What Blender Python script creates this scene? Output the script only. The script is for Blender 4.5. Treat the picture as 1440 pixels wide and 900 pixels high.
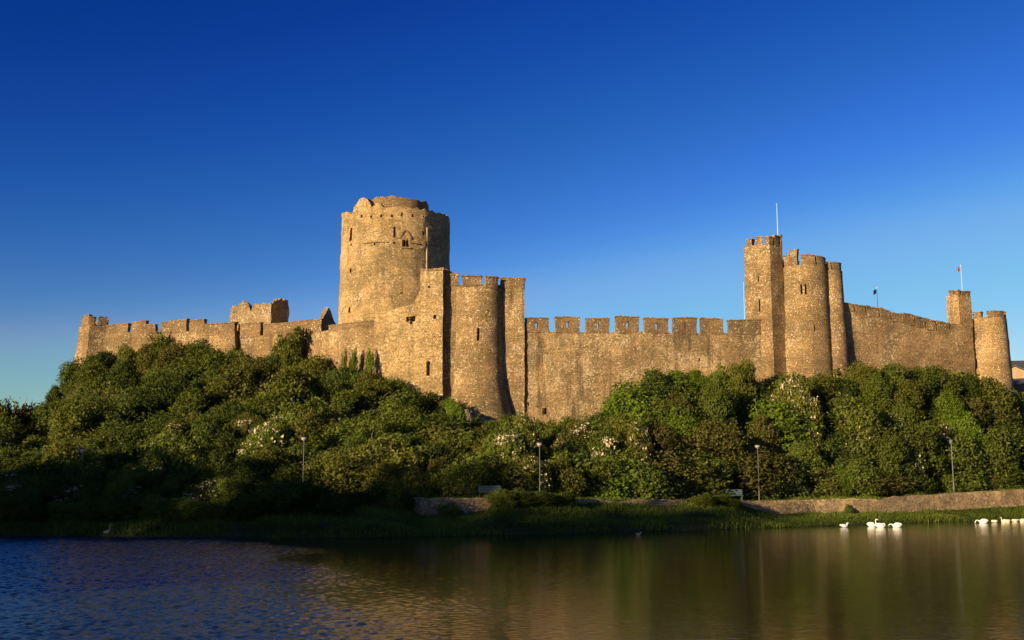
import bpy, bmesh, math, random
import numpy as np
from mathutils import Vector, noise

# ------------------------------------------------------------------ camera, world, sun, exposure
SC = bpy.context.scene
for o in list(bpy.data.objects):
    bpy.data.objects.remove(o)
COL = SC.collection
F = 1544.0                      # focal length in units of a 1440 wide frame
EYE = 3.5
TH = math.atan(233.0 / F)
CT, ST = math.cos(TH), math.sin(TH)
cam_d = bpy.data.cameras.new('camera')
cam_d.sensor_width = 36.0
cam_d.lens = 36.0 * F / 1440.0
cam_d.clip_start = 0.5
cam_d.clip_end = 8000
cam = bpy.data.objects.new('camera', cam_d)
cam.location = (0, 0, EYE)
cam.rotation_euler = (math.pi / 2 + TH, 0, 0)
COL.objects.link(cam)
SC.camera = cam

SUN_AZ_LEFT = math.radians(46)      # left of the line from the castle to the camera
SUN_EL = math.radians(11)
W = bpy.data.worlds.new('World')
SC.world = W
W.use_nodes = True
wn, wl = W.node_tree.nodes, W.node_tree.links
wn.clear()
sky = wn.new('ShaderNodeTexSky')
sky.sky_type = 'NISHITA'
sky.sun_disc = False
sky.sun_elevation = SUN_EL
sky.sun_rotation = math.pi + SUN_AZ_LEFT
sky.altitude = 0
sky.air_density = 1.0
sky.dust_density = 0.25
sky.ozone_density = 3.0
EXPO = 1.0
# contrasty evening grade of the clear sky, channel by channel
m1 = wn.new('ShaderNodeVectorMath'); m1.operation = 'SCALE'; m1.inputs['Scale'].default_value = .1
m5 = wn.new('ShaderNodeVectorMath'); m5.operation = 'SCALE'; m5.inputs['Scale'].default_value = 10.0 / 2 ** EXPO
cv = wn.new('ShaderNodeRGBCurve')
cv.mapping.use_clip = False
for ch, pts_ in enumerate((((0, 0), (.08, .0042), (.115, .022), (.156, .072), (.193, .175), (.232, .215), (.322, .40), (1.0, 2.3)),
                           ((0, 0), (.145, .040), (.166, .056), (.224, .126), (.276, .212), (.352, .42), (.526, .70), (1.0, 2.0)),
                           ((0, 0), (.254, .262), (.298, .345), (.38, .50), (.494, .79), (.621, .88), (1.0, 1.75)))):
    c_ = cv.mapping.curves[ch]
    c_.points[0].location = pts_[0]; c_.points[1].location = pts_[-1]
    for q_ in pts_[1:-1]: c_.points.new(*q_)
cv.mapping.update()
wl.new(sky.outputs[0], m1.inputs[0]); wl.new(m1.outputs[0], cv.inputs['Color']); wl.new(cv.outputs[0], m5.inputs[0])
bg = wn.new('ShaderNodeBackground')
bg.inputs[1].default_value = 0.1
wo = wn.new('ShaderNodeOutputWorld')
wl.new(m5.outputs[0], bg.inputs[0])
wl.new(bg.outputs[0], wo.inputs[0])

sun_d = bpy.data.lights.new('sun', 'SUN')
sun_d.energy = 5.0
sun_d.angle = math.radians(0.8)
sun_d.color = (1.0, 0.74, 0.42)
sun = bpy.data.objects.new('sun', sun_d)
SUNV = Vector((-math.sin(SUN_AZ_LEFT) * math.cos(SUN_EL), -math.cos(SUN_AZ_LEFT) * math.cos(SUN_EL), math.sin(SUN_EL)))
sun.rotation_euler = SUNV.to_track_quat('Z', 'Y').to_euler()
sun.location = SUNV * 300
COL.objects.link(sun)

SC.view_settings.view_transform = 'Standard'
SC.view_settings.look = 'None'
SC.view_settings.exposure = EXPO
SC.view_settings.gamma = 1.0
SC.view_settings.use_curve_mapping = False
SC.cycles.max_bounces = 6
SC.cycles.transparent_max_bounces = 4

# ------------------------------------------------------------------ photo geometry -> metres
def P(px, py, Y):
    u, v = (px - 720) / F, (450 - py) / F
    t = Y / (CT - v * ST)
    return Vector((u * t, Y, EYE + t * (ST + v * CT)))

def PZ(px, py, z):
    u, v = (px - 720) / F, (450 - py) / F
    t = (z - EYE) / (ST + v * CT)
    return Vector((u * t, t * (CT - v * ST), z))

def proj(x, y, z):
    dz = z - EYE
    fw = y * CT + dz * ST
    return 720 + F * x / fw, 450 - F * (-y * ST + dz * CT) / fw

def ZY(py, Y):
    return P(720, py, Y).z

KQ = 1561.0
def Q(x, y):
    return 720 + KQ * x / y
def XQ(q, y):
    return (q - 720) * y / KQ

# tables over the bearing q
_e = [(-600, 750), (-200, 751), (0, 753), (250, 755), (500, 757), (700, 753), (900, 748), (1100, 742), (1200, 738), (1320, 734.3), (1440, 731.6), (1700, 729.5), (2200, 728)]
TB_Q = [q for q, _ in _e]
TB_Y = [PZ(720, y, 0.0).y for _, y in _e]
TW = [(-600, 85, 1.0, 2.4), (0, 85, 1.0, 2.4), (500, 84.5, 1.1, 2.48), (700, 86, 1.15, 2.45), (900, 93, 1.08, 2.27), (1060, 102.8, .90, 2.06),
      (1240, 107.3, .86, 2.21), (1340, 112.8, 1.08, 2.65), (1440, 117, 1.42, 3.06), (1700, 130, 1.6, 3.3), (2200, 140, 1.6, 3.4)]
TC = [(-2500, 130, 5), (-300, 130, 5), (0, 134, 6), (28, 137, 7), (60, 141, 12), (100, 142, 16.6), (330, 135.5, 16.0), (440, 130, 14.8), (525, 124, 13.2), (575, 121.5, 12.0),
      (622, 119.0, 11.2), (660, 117.5, 8.6), (700, 117.5, 8.2), (730, 119.8, 9.2), (830, 121, 9.4), (860, 121.5, 11.0), (900, 121.8, 12.4), (1000, 122.5, 13.6), (1050, 123.5, 14.2),
      (1100, 124.5, 15.2), (1190, 125, 15.8), (1360, 130.5, 16.6), (1417, 132, 15.4), (1440, 135, 14.4), (1600, 145, 12.5), (2000, 150, 10), (4500, 150, 8)]
def itab(q, tab, k):
    return np.interp(q, [r[0] for r in tab], [r[k] for r in tab])
def Yb(q): return np.interp(q, TB_Q, TB_Y)
def Yw(q): return itab(q, TW, 1)
def Zwb(q): return itab(q, TW, 2)
def Zp(q): return itab(q, TW, 3)
def Yc(q): return itab(q, TC, 1)
def Zc(q): return itab(q, TC, 2)
PATHW = 2.6
def cover(q):
    # how far the grass bank has grown up over the waterside wall
    return np.interp(q, [560, 592, 640, 684, 704, 795, 815, 950, 975, 1030, 1085], [1, 0, 0, .35, 1, 1, .78, .74, 1, .95, 0])
def gz(x, y):
    q = Q(x, y)
    yb, yw = float(Yb(q)), float(Yw(q))
    if y <= yb:
        return max(-1.5, .3 * (y - yb))
    if y <= yw:
        t = (y - yb) / (yw - yb)
        zt = float(Zwb(q)) + float(cover(q)) * float(Zp(q) - Zwb(q) - .04)
        return zt * (.22 * min(1, t * 8) + .78 * t ** 1.25)
    zp = float(Zp(q))
    yp = yw + PATHW + 2.2
    if y <= yp:
        return zp
    yc, zc = float(Yc(q)), float(Zc(q))
    t = (y - yp) / (yc - yp)
    if t >= 1:
        return zc
    s = t * t * (3 - 2 * t)
    return zp + (zc - zp) * (.45 * t + .55 * s)

# ------------------------------------------------------------------ scene helpers
def link(o):
    COL.objects.link(o)
    return o
def tag(o, label=None, cat=None, group=None, kind=None):
    if label: o['label'] = label
    if cat: o['category'] = cat
    if group: o['group'] = group
    if kind: o['kind'] = kind
    return o
def thing(name, label, cat, loc=(0, 0, 0), group=None):
    o = bpy.data.objects.new(name, None)
    o.empty_display_size = .5
    o.location = loc
    link(o)
    return tag(o, label, cat, group, 'thing')
def obj(name, bm, mat, parent=None, origin=None, smooth=None, label=None):
    """bm in world coordinates; stored relative to the parent's (or the given) origin"""
    org = Vector(origin) if origin is not None else (Vector(parent_world(parent)) if parent else Vector((0, 0, 0)))
    if org.length:
        bmesh.ops.translate(bm, verts=bm.verts, vec=-org)
    bmesh.ops.recalc_face_normals(bm, faces=bm.faces)
    me = bpy.data.meshes.new(name)
    bm.to_mesh(me)
    bm.free()
    me.materials.append(mat)
    if smooth is not None:
        me.shade_smooth()
        me.set_sharp_from_angle(angle=math.radians(smooth))
    o = bpy.data.objects.new(name, me)
    link(o)
    if parent:
        o.parent = parent
    elif origin is not None:
        o.location = org
    if label: o['label'] = label
    return o
def parent_world(p):
    v = Vector((0, 0, 0))
    while p:
        v = v + p.location
        p = p.parent
    return v

def quad_mesh(name, V, tint, mats, per=4, shade=None):
    """V: (n, per, 3) array of loose leaf faces; tint one value per face"""
    n = len(V)
    me = bpy.data.meshes.new(name)
    me.vertices.add(n * per)
    me.vertices.foreach_set('co', np.ascontiguousarray(V, dtype=np.float32).ravel())
    me.loops.add(n * per)
    me.loops.foreach_set('vertex_index', np.arange(n * per, dtype=np.int32))
    me.polygons.add(n)
    me.polygons.foreach_set('loop_start', np.arange(0, n * per, per, dtype=np.int32))
    me.update(calc_edges=True)
    a = me.attributes.new('tint', 'FLOAT', 'FACE')
    a.data.foreach_set('value', np.asarray(tint, dtype=np.float32))
    for m in mats: me.materials.append(m)
    me.validate()
    return me

# ------------------------------------------------------------------ materials
class NT:
    def __init__(s, name):
        s.m = bpy.data.materials.new(name)
        s.m.use_nodes = True
        s.t = s.m.node_tree
        s.t.nodes.clear()
        s.out = s.n('ShaderNodeOutputMaterial')
    def n(s, typ, **k):
        nd = s.t.nodes.new(typ)
        for a, b in k.items():
            if a.startswith('i_'):
                key = a[2:].replace('_', ' ')
                nd.inputs[int(key) if key.isdigit() else key].default_value = b
            else:
                setattr(nd, a, b)
        return nd
    def l(s, a, b): s.t.links.new(a, b)
    def math(s, op, a, b=None, c=None, clamp=False):
        nd = s.n('ShaderNodeMath', operation=op, use_clamp=clamp)
        for i, v in enumerate((a, b, c)):
            if v is None: continue
            if isinstance(v, (int, float)): nd.inputs[i].default_value = v
            else: s.l(v, nd.inputs[i])
        return nd.outputs[0]
    def mix(s, f, a, b, bt='MIX'):
        nd = s.n('ShaderNodeMix', data_type='RGBA', blend_type=bt)
        for i, v in ((0, f), (6, a), (7, b)):
            if isinstance(v, (int, float)): nd.inputs[i].default_value = v
            elif isinstance(v, tuple): nd.inputs[i].default_value = (*v, 1) if len(v) == 3 else v
            else: s.l(v, nd.inputs[i])
        return nd.outputs[2]
    def coord(s, scale=(1, 1, 1), kind='Object'):
        tc = s.n('ShaderNodeTexCoord')
        mp = s.n('ShaderNodeMapping')
        mp.inputs['Scale'].default_value = scale
        s.l(tc.outputs[kind], mp.inputs[0])
        return mp.outputs[0]
    def noise(s, co, scale, detail=3, rough=.55):
        nd = s.n('ShaderNodeTexNoise')
        nd.inputs['Scale'].default_value = scale
        nd.inputs['Detail'].default_value = detail
        nd.inputs['Roughness'].default_value = rough
        s.l(co, nd.inputs['Vector'])
        return nd.outputs['Fac']
    def ramp(s, f, lo, hi, a=0., b=1.):
        nd = s.n('ShaderNodeMapRange')
        nd.inputs[1].default_value = lo; nd.inputs[2].default_value = hi
        nd.inputs[3].default_value = a; nd.inputs[4].default_value = b
        s.l(f, nd.inputs[0])
        return nd.outputs[0]
    def scale_col(s, col, fac):
        nd = s.n('ShaderNodeVectorMath', operation='SCALE')
        s.l(col, nd.inputs[0]); s.l(fac, nd.inputs['Scale'])
        return nd.outputs[0]
    def principled(s, col, rough=.9, bump=None, dist=.1, strength=1., **k):
        b = s.n('ShaderNodeBsdfPrincipled')
        if isinstance(col, tuple): b.inputs['Base Color'].default_value = (*col, 1)
        else: s.l(col, b.inputs['Base Color'])
        b.inputs['Roughness'].default_value = rough
        for a, v in k.items(): b.inputs[a.replace('_', ' ')].default_value = v
        if bump is not None:
            bn = s.n('ShaderNodeBump')
            bn.inputs['Distance'].default_value = dist
            bn.inputs['Strength'].default_value = strength
            s.l(bump, bn.inputs['Height'])
            s.l(bn.outputs[0], b.inputs['Normal'])
        s.l(b.outputs[0], s.out.inputs[0])
        return b

def stone(name, c_dark, c_mid, c_light, pale=.5, cells=(6.4, 6.4, 8.6), streak=.5, grime=.35):
    s = NT(name)
    co = s.coord()
    big = s.noise(co, .13, 4, .6)
    mid = s.noise(co, .7, 5, .65)
    col = s.mix(s.ramp(big, .35, .65), c_mid, c_light)
    col = s.mix(s.math('MULTIPLY', s.ramp(mid, .46, .72), grime * 1.6, clamp=True), col, c_dark)
    # repairs and lichened areas: broad soft patches of greyer and of redder masonry
    wide = s.noise(s.coord((.16, .16, .30)), 1.0, 3, .5)
    col = s.scale_col(col, s.ramp(wide, .33, .67, .82, 1.27))
    grey = s.noise(s.coord((.33, .33, .22)), 1.0, 4, .6)
    col = s.mix(s.math('MULTIPLY', s.ramp(grey, .48, .62), .62, clamp=True), col, (.20, .155, .085))
    # courses
    crs = s.noise(s.coord((.5, .5, 4.2)), 1.0, 3, .6)
    col = s.scale_col(col, s.ramp(crs, .30, .70, .80, 1.20))
    cc = s.coord(cells)
    v = s.n('ShaderNodeTexVoronoi', feature='F1')
    v.inputs['Scale'].default_value = 1
    s.l(cc, v.inputs['Vector'])
    sep = s.n('ShaderNodeSeparateColor')
    s.l(v.outputs['Color'], sep.inputs[0])
    col = s.scale_col(col, s.ramp(sep.outputs[0], 0, 1, .80, 1.20))
    col = s.mix(s.math('MULTIPLY', s.math('GREATER_THAN', sep.outputs[1], .88), .5), col, (.13, .095, .06))
    # pale limewashed stones, only where patches of old render survive
    patch = s.noise(co, .27, 5, .72)
    thr = s.ramp(patch, .49, .66, .97, 1.0 - .9 * pale)
    isp = s.math('GREATER_THAN', sep.outputs[2], thr)
    col = s.mix(s.math('MULTIPLY', isp, .75), col, (.66, .52, .33))
    fine = s.noise(co, 9, 3, .7)
    col = s.scale_col(col, s.ramp(fine, .25, .75, .82, 1.18))
    # vertical weather streaks
    st = s.noise(s.coord((1.1, 1.1, .10)), 1.0, 5, .65)
    col = s.mix(s.math('MULTIPLY', s.ramp(st, .53, .68), streak * 1.2, clamp=True), col, (.105, .078, .05))
    ve = s.n('ShaderNodeTexVoronoi', feature='DISTANCE_TO_EDGE')
    ve.inputs['Scale'].default_value = 1
    s.l(cc, ve.inputs['Vector'])
    joint = s.ramp(ve.outputs['Distance'], 0, .14)
    h = s.math('ADD', s.math('MULTIPLY', joint, .6), s.math('ADD', s.math('MULTIPLY', sep.outputs[0], .5), s.math('ADD', s.math('MULTIPLY', mid, .5), s.math('MULTIPLY', crs, .5))))
    s.principled(col, .95, h, .12, 1.0, Specular_IOR_Level=.15)
    return s.m

ST_WALL = stone('wall_stone', (.19, .12, .055), (.36, .245, .12), (.44, .305, .15), .8, streak=.7)
ST_WEST = stone('west_wall_stone', (.17, .11, .055), (.31, .208, .10), (.39, .265, .13), .8)
ST_KEEP = stone('keep_stone', (.24, .16, .07), (.42, .29, .135), (.48, .335, .155), .45, (5.0, 5.0, 8.0), .3, .3)
ST_TOWER = stone('tower_stone', (.17, .112, .055), (.31, .208, .10), (.38, .26, .125), .6, streak=.3)
ST_PARA = stone('parapet_stone', (.14, .092, .05), (.25, .165, .085), (.31, .205, .105), .15, streak=.3, grime=.4)
ST_EAST = stone('east_wall_stone', (.18, .115, .058), (.36, .235, .115), (.42, .28, .14), .42, streak=.25)
ST_ROUND = stone('round_tower_stone', (.21, .14, .065), (.42, .285, .135), (.48, .33, .16), .5, streak=.15, grime=.2)
ST_BANK = stone('bank_wall_stone', (.20, .13, .075), (.43, .305, .165), (.50, .36, .20), .3, (5, 5, 7), .3)
ST_RUIN = stone('ruin_stone', (.13, .10, .06), (.29, .21, .12), (.38, .28, .16), .5, streak=.2, grime=.5)
ROCK = stone('grey_rock', (.07, .06, .045), (.15, .13, .10), (.21, .18, .14), .2, (1.2, 1.2, 1.6), .3)

def plain(name, col, rough=.6, var=.15, scale=4, **k):
    s = NT(name)
    nz = s.noise(s.coord(), scale, 4, .6)
    rgb = s.n('ShaderNodeRGB'); rgb.outputs[0].default_value = (*col, 1)
    c = s.scale_col(rgb.outputs[0], s.ramp(nz, .3, .7, 1 - var, 1 + var))
    s.principled(c, rough, nz, .01, .4, **k)
    return s.m

def leafmat(name, dark, light, spread=.25, trans=.42):
    s = NT(name)
    at = s.n('ShaderNodeAttribute', attribute_name='tint')
    oi = s.n('ShaderNodeObjectInfo')
    rgb = s.mix(at.outputs['Fac'], dark, light)
    c = s.scale_col(rgb, s.ramp(oi.outputs['Random'], 0, 1, 1 - spread, 1 + spread))
    d = s.n('ShaderNodeBsdfDiffuse'); s.l(c, d.inputs[0])
    t = s.n('ShaderNodeBsdfTranslucent'); s.l(c, t.inputs[0])
    mx = s.n('ShaderNodeMixShader'); mx.inputs[0].default_value = trans
    s.l(d.outputs[0], mx.inputs[1]); s.l(t.outputs[0], mx.inputs[2])
    s.l(mx.outputs[0], s.out.inputs[0])
    return s.m

LEAF = {
    'dark green': leafmat('dark_green_leaves', (.034, .052, .013), (.110, .145, .030)),
    'mid green': leafmat('mid_green_leaves', (.055, .078, .014), (.160, .200, .036)),
    'olive': leafmat('olive_leaves', (.072, .084, .016), (.180, .188, .038)),
    'bright green': leafmat('bright_green_leaves', (.075, .115, .014), (.170, .250, .030)),
    'brownish': leafmat('brownish_leaves', (.060, .062, .016), (.155, .146, .038)),
}
BLOSSOM = leafmat('cream_blossom', (.32, .27, .18), (.62, .52, .36), .1, .15)
GRASSM = leafmat('grass_blades', (.048, .074, .014), (.125, .165, .028), .1, .25)
IVYM = leafmat('ground_ivy', (.045, .058, .013), (.140, .155, .030), .1, .4)
BARK = plain('bark', (.10, .075, .05), .9, .4, 6)
METAL = plain('grey_green_metal', (.085, .10, .09), .6, .15, 6)
LAMPH = plain('lamp_head_paint', (.26, .22, .17), .6, .1, 6)
LAMPG = plain('lamp_glass', (.30, .26, .2), .35, .05, 6)
BENCHM = plain('teal_bench_paint', (.04, .075, .08), .7, .15, 9)
MASTM = plain('white_mast_paint', (.42, .46, .52), .5, .05, 4)
POLEM = plain('grey_pole_metal', (.42, .46, .5), .5, .05, 4)
SLATE = plain('slate_roof', (.055, .052, .055), .75, .3, 3)
RENDERM = plain('house_render', (.29, .21, .125), .9, .15, 2)
DARKGL = plain('dark_glass', (.02, .022, .025), .15, .1, 2)
SWANM = plain('white_feathers', (.80, .78, .73), .7, .05, 6)
CYGM = plain('cream_feathers', (.70, .62, .46), .7, .08, 6)
GREYF = plain('grey_feathers', (.15, .155, .16), .75, .2, 6)
BEAKM = plain('orange_beak', (.55, .20, .04), .5, .1, 9)
PATHM = plain('path_gravel', (.23, .19, .15), .95, .25, 5)
TIMBER = plain('dark_timber', (.05, .035, .022), .8, .3, 6)
LEADM = plain('pale_downpipe', (.50, .38, .22), .8, .08, 3)

s = NT('earth_and_turf')
co = s.coord()
nz = s.noise(co, .5, 5, .65)
c = s.mix(s.ramp(nz, .35, .65), (.028, .038, .009), (.060, .058, .020))
s.principled(c, .95, s.noise(co, 3, 4, .6), .2, .8, Specular_IOR_Level=.1)
EARTH = s.m

# pond water
s = NT('pond_water')
n1 = s.noise(s.coord((3.2, 4.6, 1)), 1.0, 3, .6)
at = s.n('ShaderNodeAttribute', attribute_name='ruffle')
b = s.principled(s.mix(at.outputs['Fac'], (.006, .0055, .003), (.012, .030, .031)), .09, n1, .012, .7, IOR=1.33)  # bluer base colour where ruffled, painted in to stand for reflected sky
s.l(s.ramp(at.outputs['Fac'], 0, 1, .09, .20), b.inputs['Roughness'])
WATER = s.m

# ------------------------------------------------------------------ ground, water, path
def build_ground():
    qs = [-6000, -4000, -2500, -1500, -900, -600] + list(np.arange(-500, 2001, 12.0)) + [2200, 2600, 3200, 4500, 7000]
    bm = bmesh.new()
    grid = []
    for q in qs:
        yb, yw, yc, zc = float(Yb(q)), float(Yw(q)), float(Yc(q)), float(Zc(q))
        yp = yw + PATHW + 2.2
        ys = [yb - 6, yb - 3, yb, yb + .4, yb + 1.2] + [yb + 1.2 + (yw - .02 - yb - 1.2) * k / 6 for k in range(1, 7)]
        ys += [yw + .14, yw + 1, yp - 1, yp] + [yp + (yc - yp) * k / 26 for k in range(1, 27)]
        col = []
        for y in ys:
            x = XQ(q, y)
            z = gz(x, y)
            if y > yp + .5 and y < yc - 1:
                z += .5 * noise.noise(Vector((x * .2, y * .2, 3)))
            elif yb < y < yw - .5:
                z += .10 * noise.noise(Vector((x * .5, y * .5, 7)))
            col.append((x, y, z))
        for y, z in ((yc + 5, zc), (yc + 45, min(zc, 15)), (yc + 80, 8), (yc + 200, 5), (900, 5), (3500, 8)):
            col.append((XQ(q, y), y, z))
        grid.append([bm.verts.new(c) for c in col])
    for a, b_ in zip(grid, grid[1:]):
        for j in range(len(a) - 1):
            bm.faces.new((a[j], b_[j], b_[j + 1], a[j + 1]))
    tag(obj('ground', bm, EARTH, smooth=60), kind='structure')
    # footpath strip
    bm = bmesh.new()
    prev = None
    for q in np.arange(-300, 1701, 10.0):
        yw, z = float(Yw(q)), float(Zp(q)) + .012
        cur = [bm.verts.new((XQ(q, yw + d), yw + d, z + .03 * (1 - abs(d - 1.6) / 1.3))) for d in (.5, 1.1, 1.9, .3 + PATHW)]
        if prev:
            for k in range(3):
                bm.faces.new((prev[k], cur[k], cur[k + 1], prev[k + 1]))
        prev = cur
    tag(obj('path', bm, PATHM), kind='structure')
    # pond sheet with a real chop: wind ruffles the western half, the east lies calm
    X_ = np.concatenate([[-900, -400, -200, -120, -80], np.arange(-50, 3, .09), np.arange(3, 90, .45), [110, 150, 250, 450, 900]])
    Y_ = np.concatenate([[-25, 0, 10, 16], np.arange(20, 80, .10), np.arange(80, 125, .6), [135, 160]])
    XX, YY = np.meshgrid(X_, Y_)
    r = np.random.default_rng(8)
    w1 = np.sin(XX * .21 + 1.3 * np.sin(YY * .13)) + .7 * np.sin(XX * .37 - YY * .29 + 2) + .5 * np.sin(XX * .9 + YY * .55)
    edge = XX + .30 * (YY - 25) + 1.1 * w1
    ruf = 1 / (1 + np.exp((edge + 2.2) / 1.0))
    ZZ = np.zeros_like(XX)
    for k in range(34):
        lam = .25 * (2.2 ** r.random())
        th = r.normal() * .75 + 1.75
        kk = 2 * np.pi / lam
        ph = kk * (XX * np.cos(th) + YY * np.sin(th)) + r.uniform(0, 6.28)
        ZZ += (lam / (2 * np.pi)) * (.044 * ruf + .006) * np.sin(ph + .5 * np.sin(ph))
    ZZ *= (np.abs(XX) < 95) & (YY > 19) & (YY < 126)
    ny, nx = XX.shape
    me = bpy.data.meshes.new('water')
    me.vertices.add(nx * ny)
    me.vertices.foreach_set('co', np.stack([XX, YY, ZZ], -1).astype(np.float32).ravel())
    i0 = (np.arange(ny - 1)[:, None] * nx + np.arange(nx - 1)[None, :]).ravel()
    qd = np.stack([i0, i0 + 1, i0 + nx + 1, i0 + nx], 1).astype(np.int32)
    me.loops.add(qd.size)
    me.loops.foreach_set('vertex_index', qd.ravel())
    me.polygons.add(len(qd))
    me.polygons.foreach_set('loop_start', np.arange(0, qd.size, 4, dtype=np.int32))
    me.update(calc_edges=True)
    me.shade_smooth()
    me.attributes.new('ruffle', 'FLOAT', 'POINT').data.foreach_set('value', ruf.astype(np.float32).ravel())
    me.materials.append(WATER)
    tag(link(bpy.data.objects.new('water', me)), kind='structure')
    # the bank the photographer stands on, and the wooded rise west of the pond
    bm = bmesh.new()
    rows = []
    for x in np.linspace(-900, 900, 61):
        rows.append([bm.verts.new((x, y, z)) for y, z in ((-900, 6), (-200, 4), (-30, 2.2), (-2, 1.85), (1.5, 1.7), (4, .6), (6, -.6), (9, -1.5))])
    for a, b_ in zip(rows, rows[1:]):
        for j in range(7):
            bm.faces.new((a[j], b_[j], b_[j + 1], a[j + 1]))
    tag(obj('near_bank', bm, EARTH, smooth=60), kind='structure')
    bm = bmesh.new()
    rows = []
    for y in np.linspace(-60, 260, 33):
        r = []
        for x in np.linspace(-300, -66, 27):
            r.append(bm.verts.new((x - .25 * (y - 60) * .6, y, hill_z(x, y))))
        rows.append(r)
    for a, b_ in zip(rows, rows[1:]):
        for j in range(len(a) - 1):
            bm.faces.new((a[j], b_[j], b_[j + 1], a[j + 1]))
    tag(obj('hillside', bm, EARTH, smooth=60), kind='structure')

def hill_z(x, y):
    t = min(1, max(0, (-70 - x) / 38))
    e = min(1, max(0, (260 - y) / 60)) * min(1, max(0, (y + 60) / 40))
    return -1.5 + ((22.0 - 8.2 * min(1, max(0, (y + 12) / 36))) * t * t * (3 - 2 * t)) * e + 1.0 * noise.noise(Vector((x * .04, y * .04, 1))) * t * e

build_ground()

# ------------------------------------------------------------------ masonry builder
class Path:
    def __init__(self, pts, closed=False):
        pts = [Vector((p[0], p[1])) for p in pts]
        if closed: pts = pts + [pts[0]]
        self.p, self.closed = pts, closed
        self.s = [0.0]
        for a, b in zip(pts, pts[1:]): self.s.append(self.s[-1] + (b - a).length)
        self.L = self.s[-1]
        n = len(pts) - 1
        seg = []
        for a, b in zip(pts, pts[1:]):
            d = (b - a).normalized(); seg.append(Vector((d.y, -d.x)))
        self.vn = []
        for i in range(n + 1):
            if closed: m = seg[(i - 1) % n] + seg[i % n]
            else: m = seg[max(0, i - 1)] + seg[min(n - 1, i)]
            m.normalize()
            c = max(.35, m.dot(seg[min(i, n - 1)]))
            self.vn.append(m / c)
    def at(self, s):
        if self.closed: s = s % self.L if s > self.L or s < 0 else s
        s = min(max(s, 0), self.L)
        i = 0
        while i < len(self.s) - 2 and s > self.s[i + 1]: i += 1
        t = (s - self.s[i]) / max(1e-9, self.s[i + 1] - self.s[i])
        return self.p[i].lerp(self.p[i + 1], t), self.vn[i].lerp(self.vn[i + 1], t)
    def s_of(self, px, z):
        best, bs = 1e9, 0
        N = 600
        for k in range(N + 1):
            s = self.L * k / N
            p, n = self.at(s)
            if n.dot(-p) < -.02 and self.closed: continue
            e = abs(proj(p.x, p.y, z)[0] - px)
            if e < best: best, bs = e, s
        return bs

def circle(cx, cy, r, n=72, start=-math.pi):
    # starts at the back so the seam is hidden; runs counter-clockwise seen from above
    return Path([(cx + r * math.cos(a), cy + r * math.sin(a)) for a in (math.pi / 2 + 2 * math.pi * k / n for k in range(n))], True)

def shell(bm, path, s0, s1, z0, top, thick, windows=(), du=.55, dz=.6, flare=None, off=0., closed=False, through=()):
    """windows: (sa, sb, za, zb, depth); top: number or function of s"""
    topf = top if callable(top) else (lambda s: top)
    n = max(2, int(math.ceil((s1 - s0) / du)))
    S = [s0 + (s1 - s0) * k / n for k in range(n + 1)]
    must = [w[k] for w in windows for k in (0, 1)]
    if len(path.p) < 14: must += [v for v in path.s if s0 + .05 < v < s1 - .05]
    must = sorted(must)
    S = sorted([v for v in S if v in (s0, s1) or all(abs(v - m) > .16 for m in must)] + must)
    zmin = min(topf(v) for v in S) - .05
    m_ = max(1, int(math.ceil((zmin - z0) / dz)))
    Z = [z0 + (zmin - z0) * k / m_ for k in range(m_ + 1)]
    mz = sorted(w[k] for w in windows for k in (2, 3))
    Z = sorted([v for v in Z if v in (Z[0], Z[-1]) or all(abs(v - q) > .16 for q in mz)] + mz)
    extra = max(1, int(math.ceil((max(topf(v) for v in S) - zmin) / dz)))
    fl = flare or (lambda z: 0.)
    def column(s, inner):
        p, nn = path.at(s)
        t = topf(s)
        out = []
        for z in Z + [zmin + (t - zmin) * k / extra for k in range(1, extra + 1)]:
            d = (off - thick) if inner else off + fl(z)
            out.append(bm.verts.new((p.x + nn.x * d, p.y + nn.y * d, z)))
        return out
    SS = S[:-1] if closed else S
    fr = [column(v, False) for v in SS]
    bk = [column(v, True) for v in SS]
    if closed: fr.append(fr[0]); bk.append(bk[0])
    R = len(fr[0])
    for i in range(len(S) - 1):
        for j in range(R - 1):
            w = None
            if j < len(Z) - 1:
                sm, zm = (S[i] + S[i + 1]) / 2, (Z[j] + Z[j + 1]) / 2
                w = next((w for w in windows if w[0] < sm < w[1] and w[2] < zm < w[3]), None)
            q = (fr[i][j], fr[i + 1][j], fr[i + 1][j + 1], fr[i][j + 1])
            if w is None:
                bm.faces.new(q)
            else:
                p, nn = path.at((S[i] + S[i + 1]) / 2)
                iv = [bm.verts.new((v.co.x - nn.x * w[4], v.co.y - nn.y * w[4], v.co.z)) for v in q]
                bm.faces.new(iv)
                for k in range(4):
                    bm.faces.new((q[k], q[(k + 1) % 4], iv[(k + 1) % 4], iv[k]))
            bm.faces.new((bk[i + 1][j], bk[i][j], bk[i][j + 1], bk[i + 1][j + 1]))
        bm.faces.new((fr[i][-1], fr[i + 1][-1], bk[i + 1][-1], bk[i][-1]))
        bm.faces.new((fr[i + 1][0], fr[i][0], bk[i][0], bk[i + 1][0]))
    if closed:
        j = max(0, len(Z) - 2)
        bm.faces.new([bk[i][j] for i in range(len(S) - 1)])
    else:
        for i in (0, -1):
            for j in range(R - 1):
                bm.faces.new((fr[i][j], fr[i][j + 1], bk[i][j + 1], bk[i][j]))

def rough(bm, amp=.06, ztop=None, seed=0.0):
    o = Vector((seed, seed * .7, seed * .3))
    for v in bm.verts:
        c = v.co
        d = noise.noise_vector((c + o) * .45) * amp + noise.noise_vector((c + o) * 1.7) * amp * .8
        v.co = c + d

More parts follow.
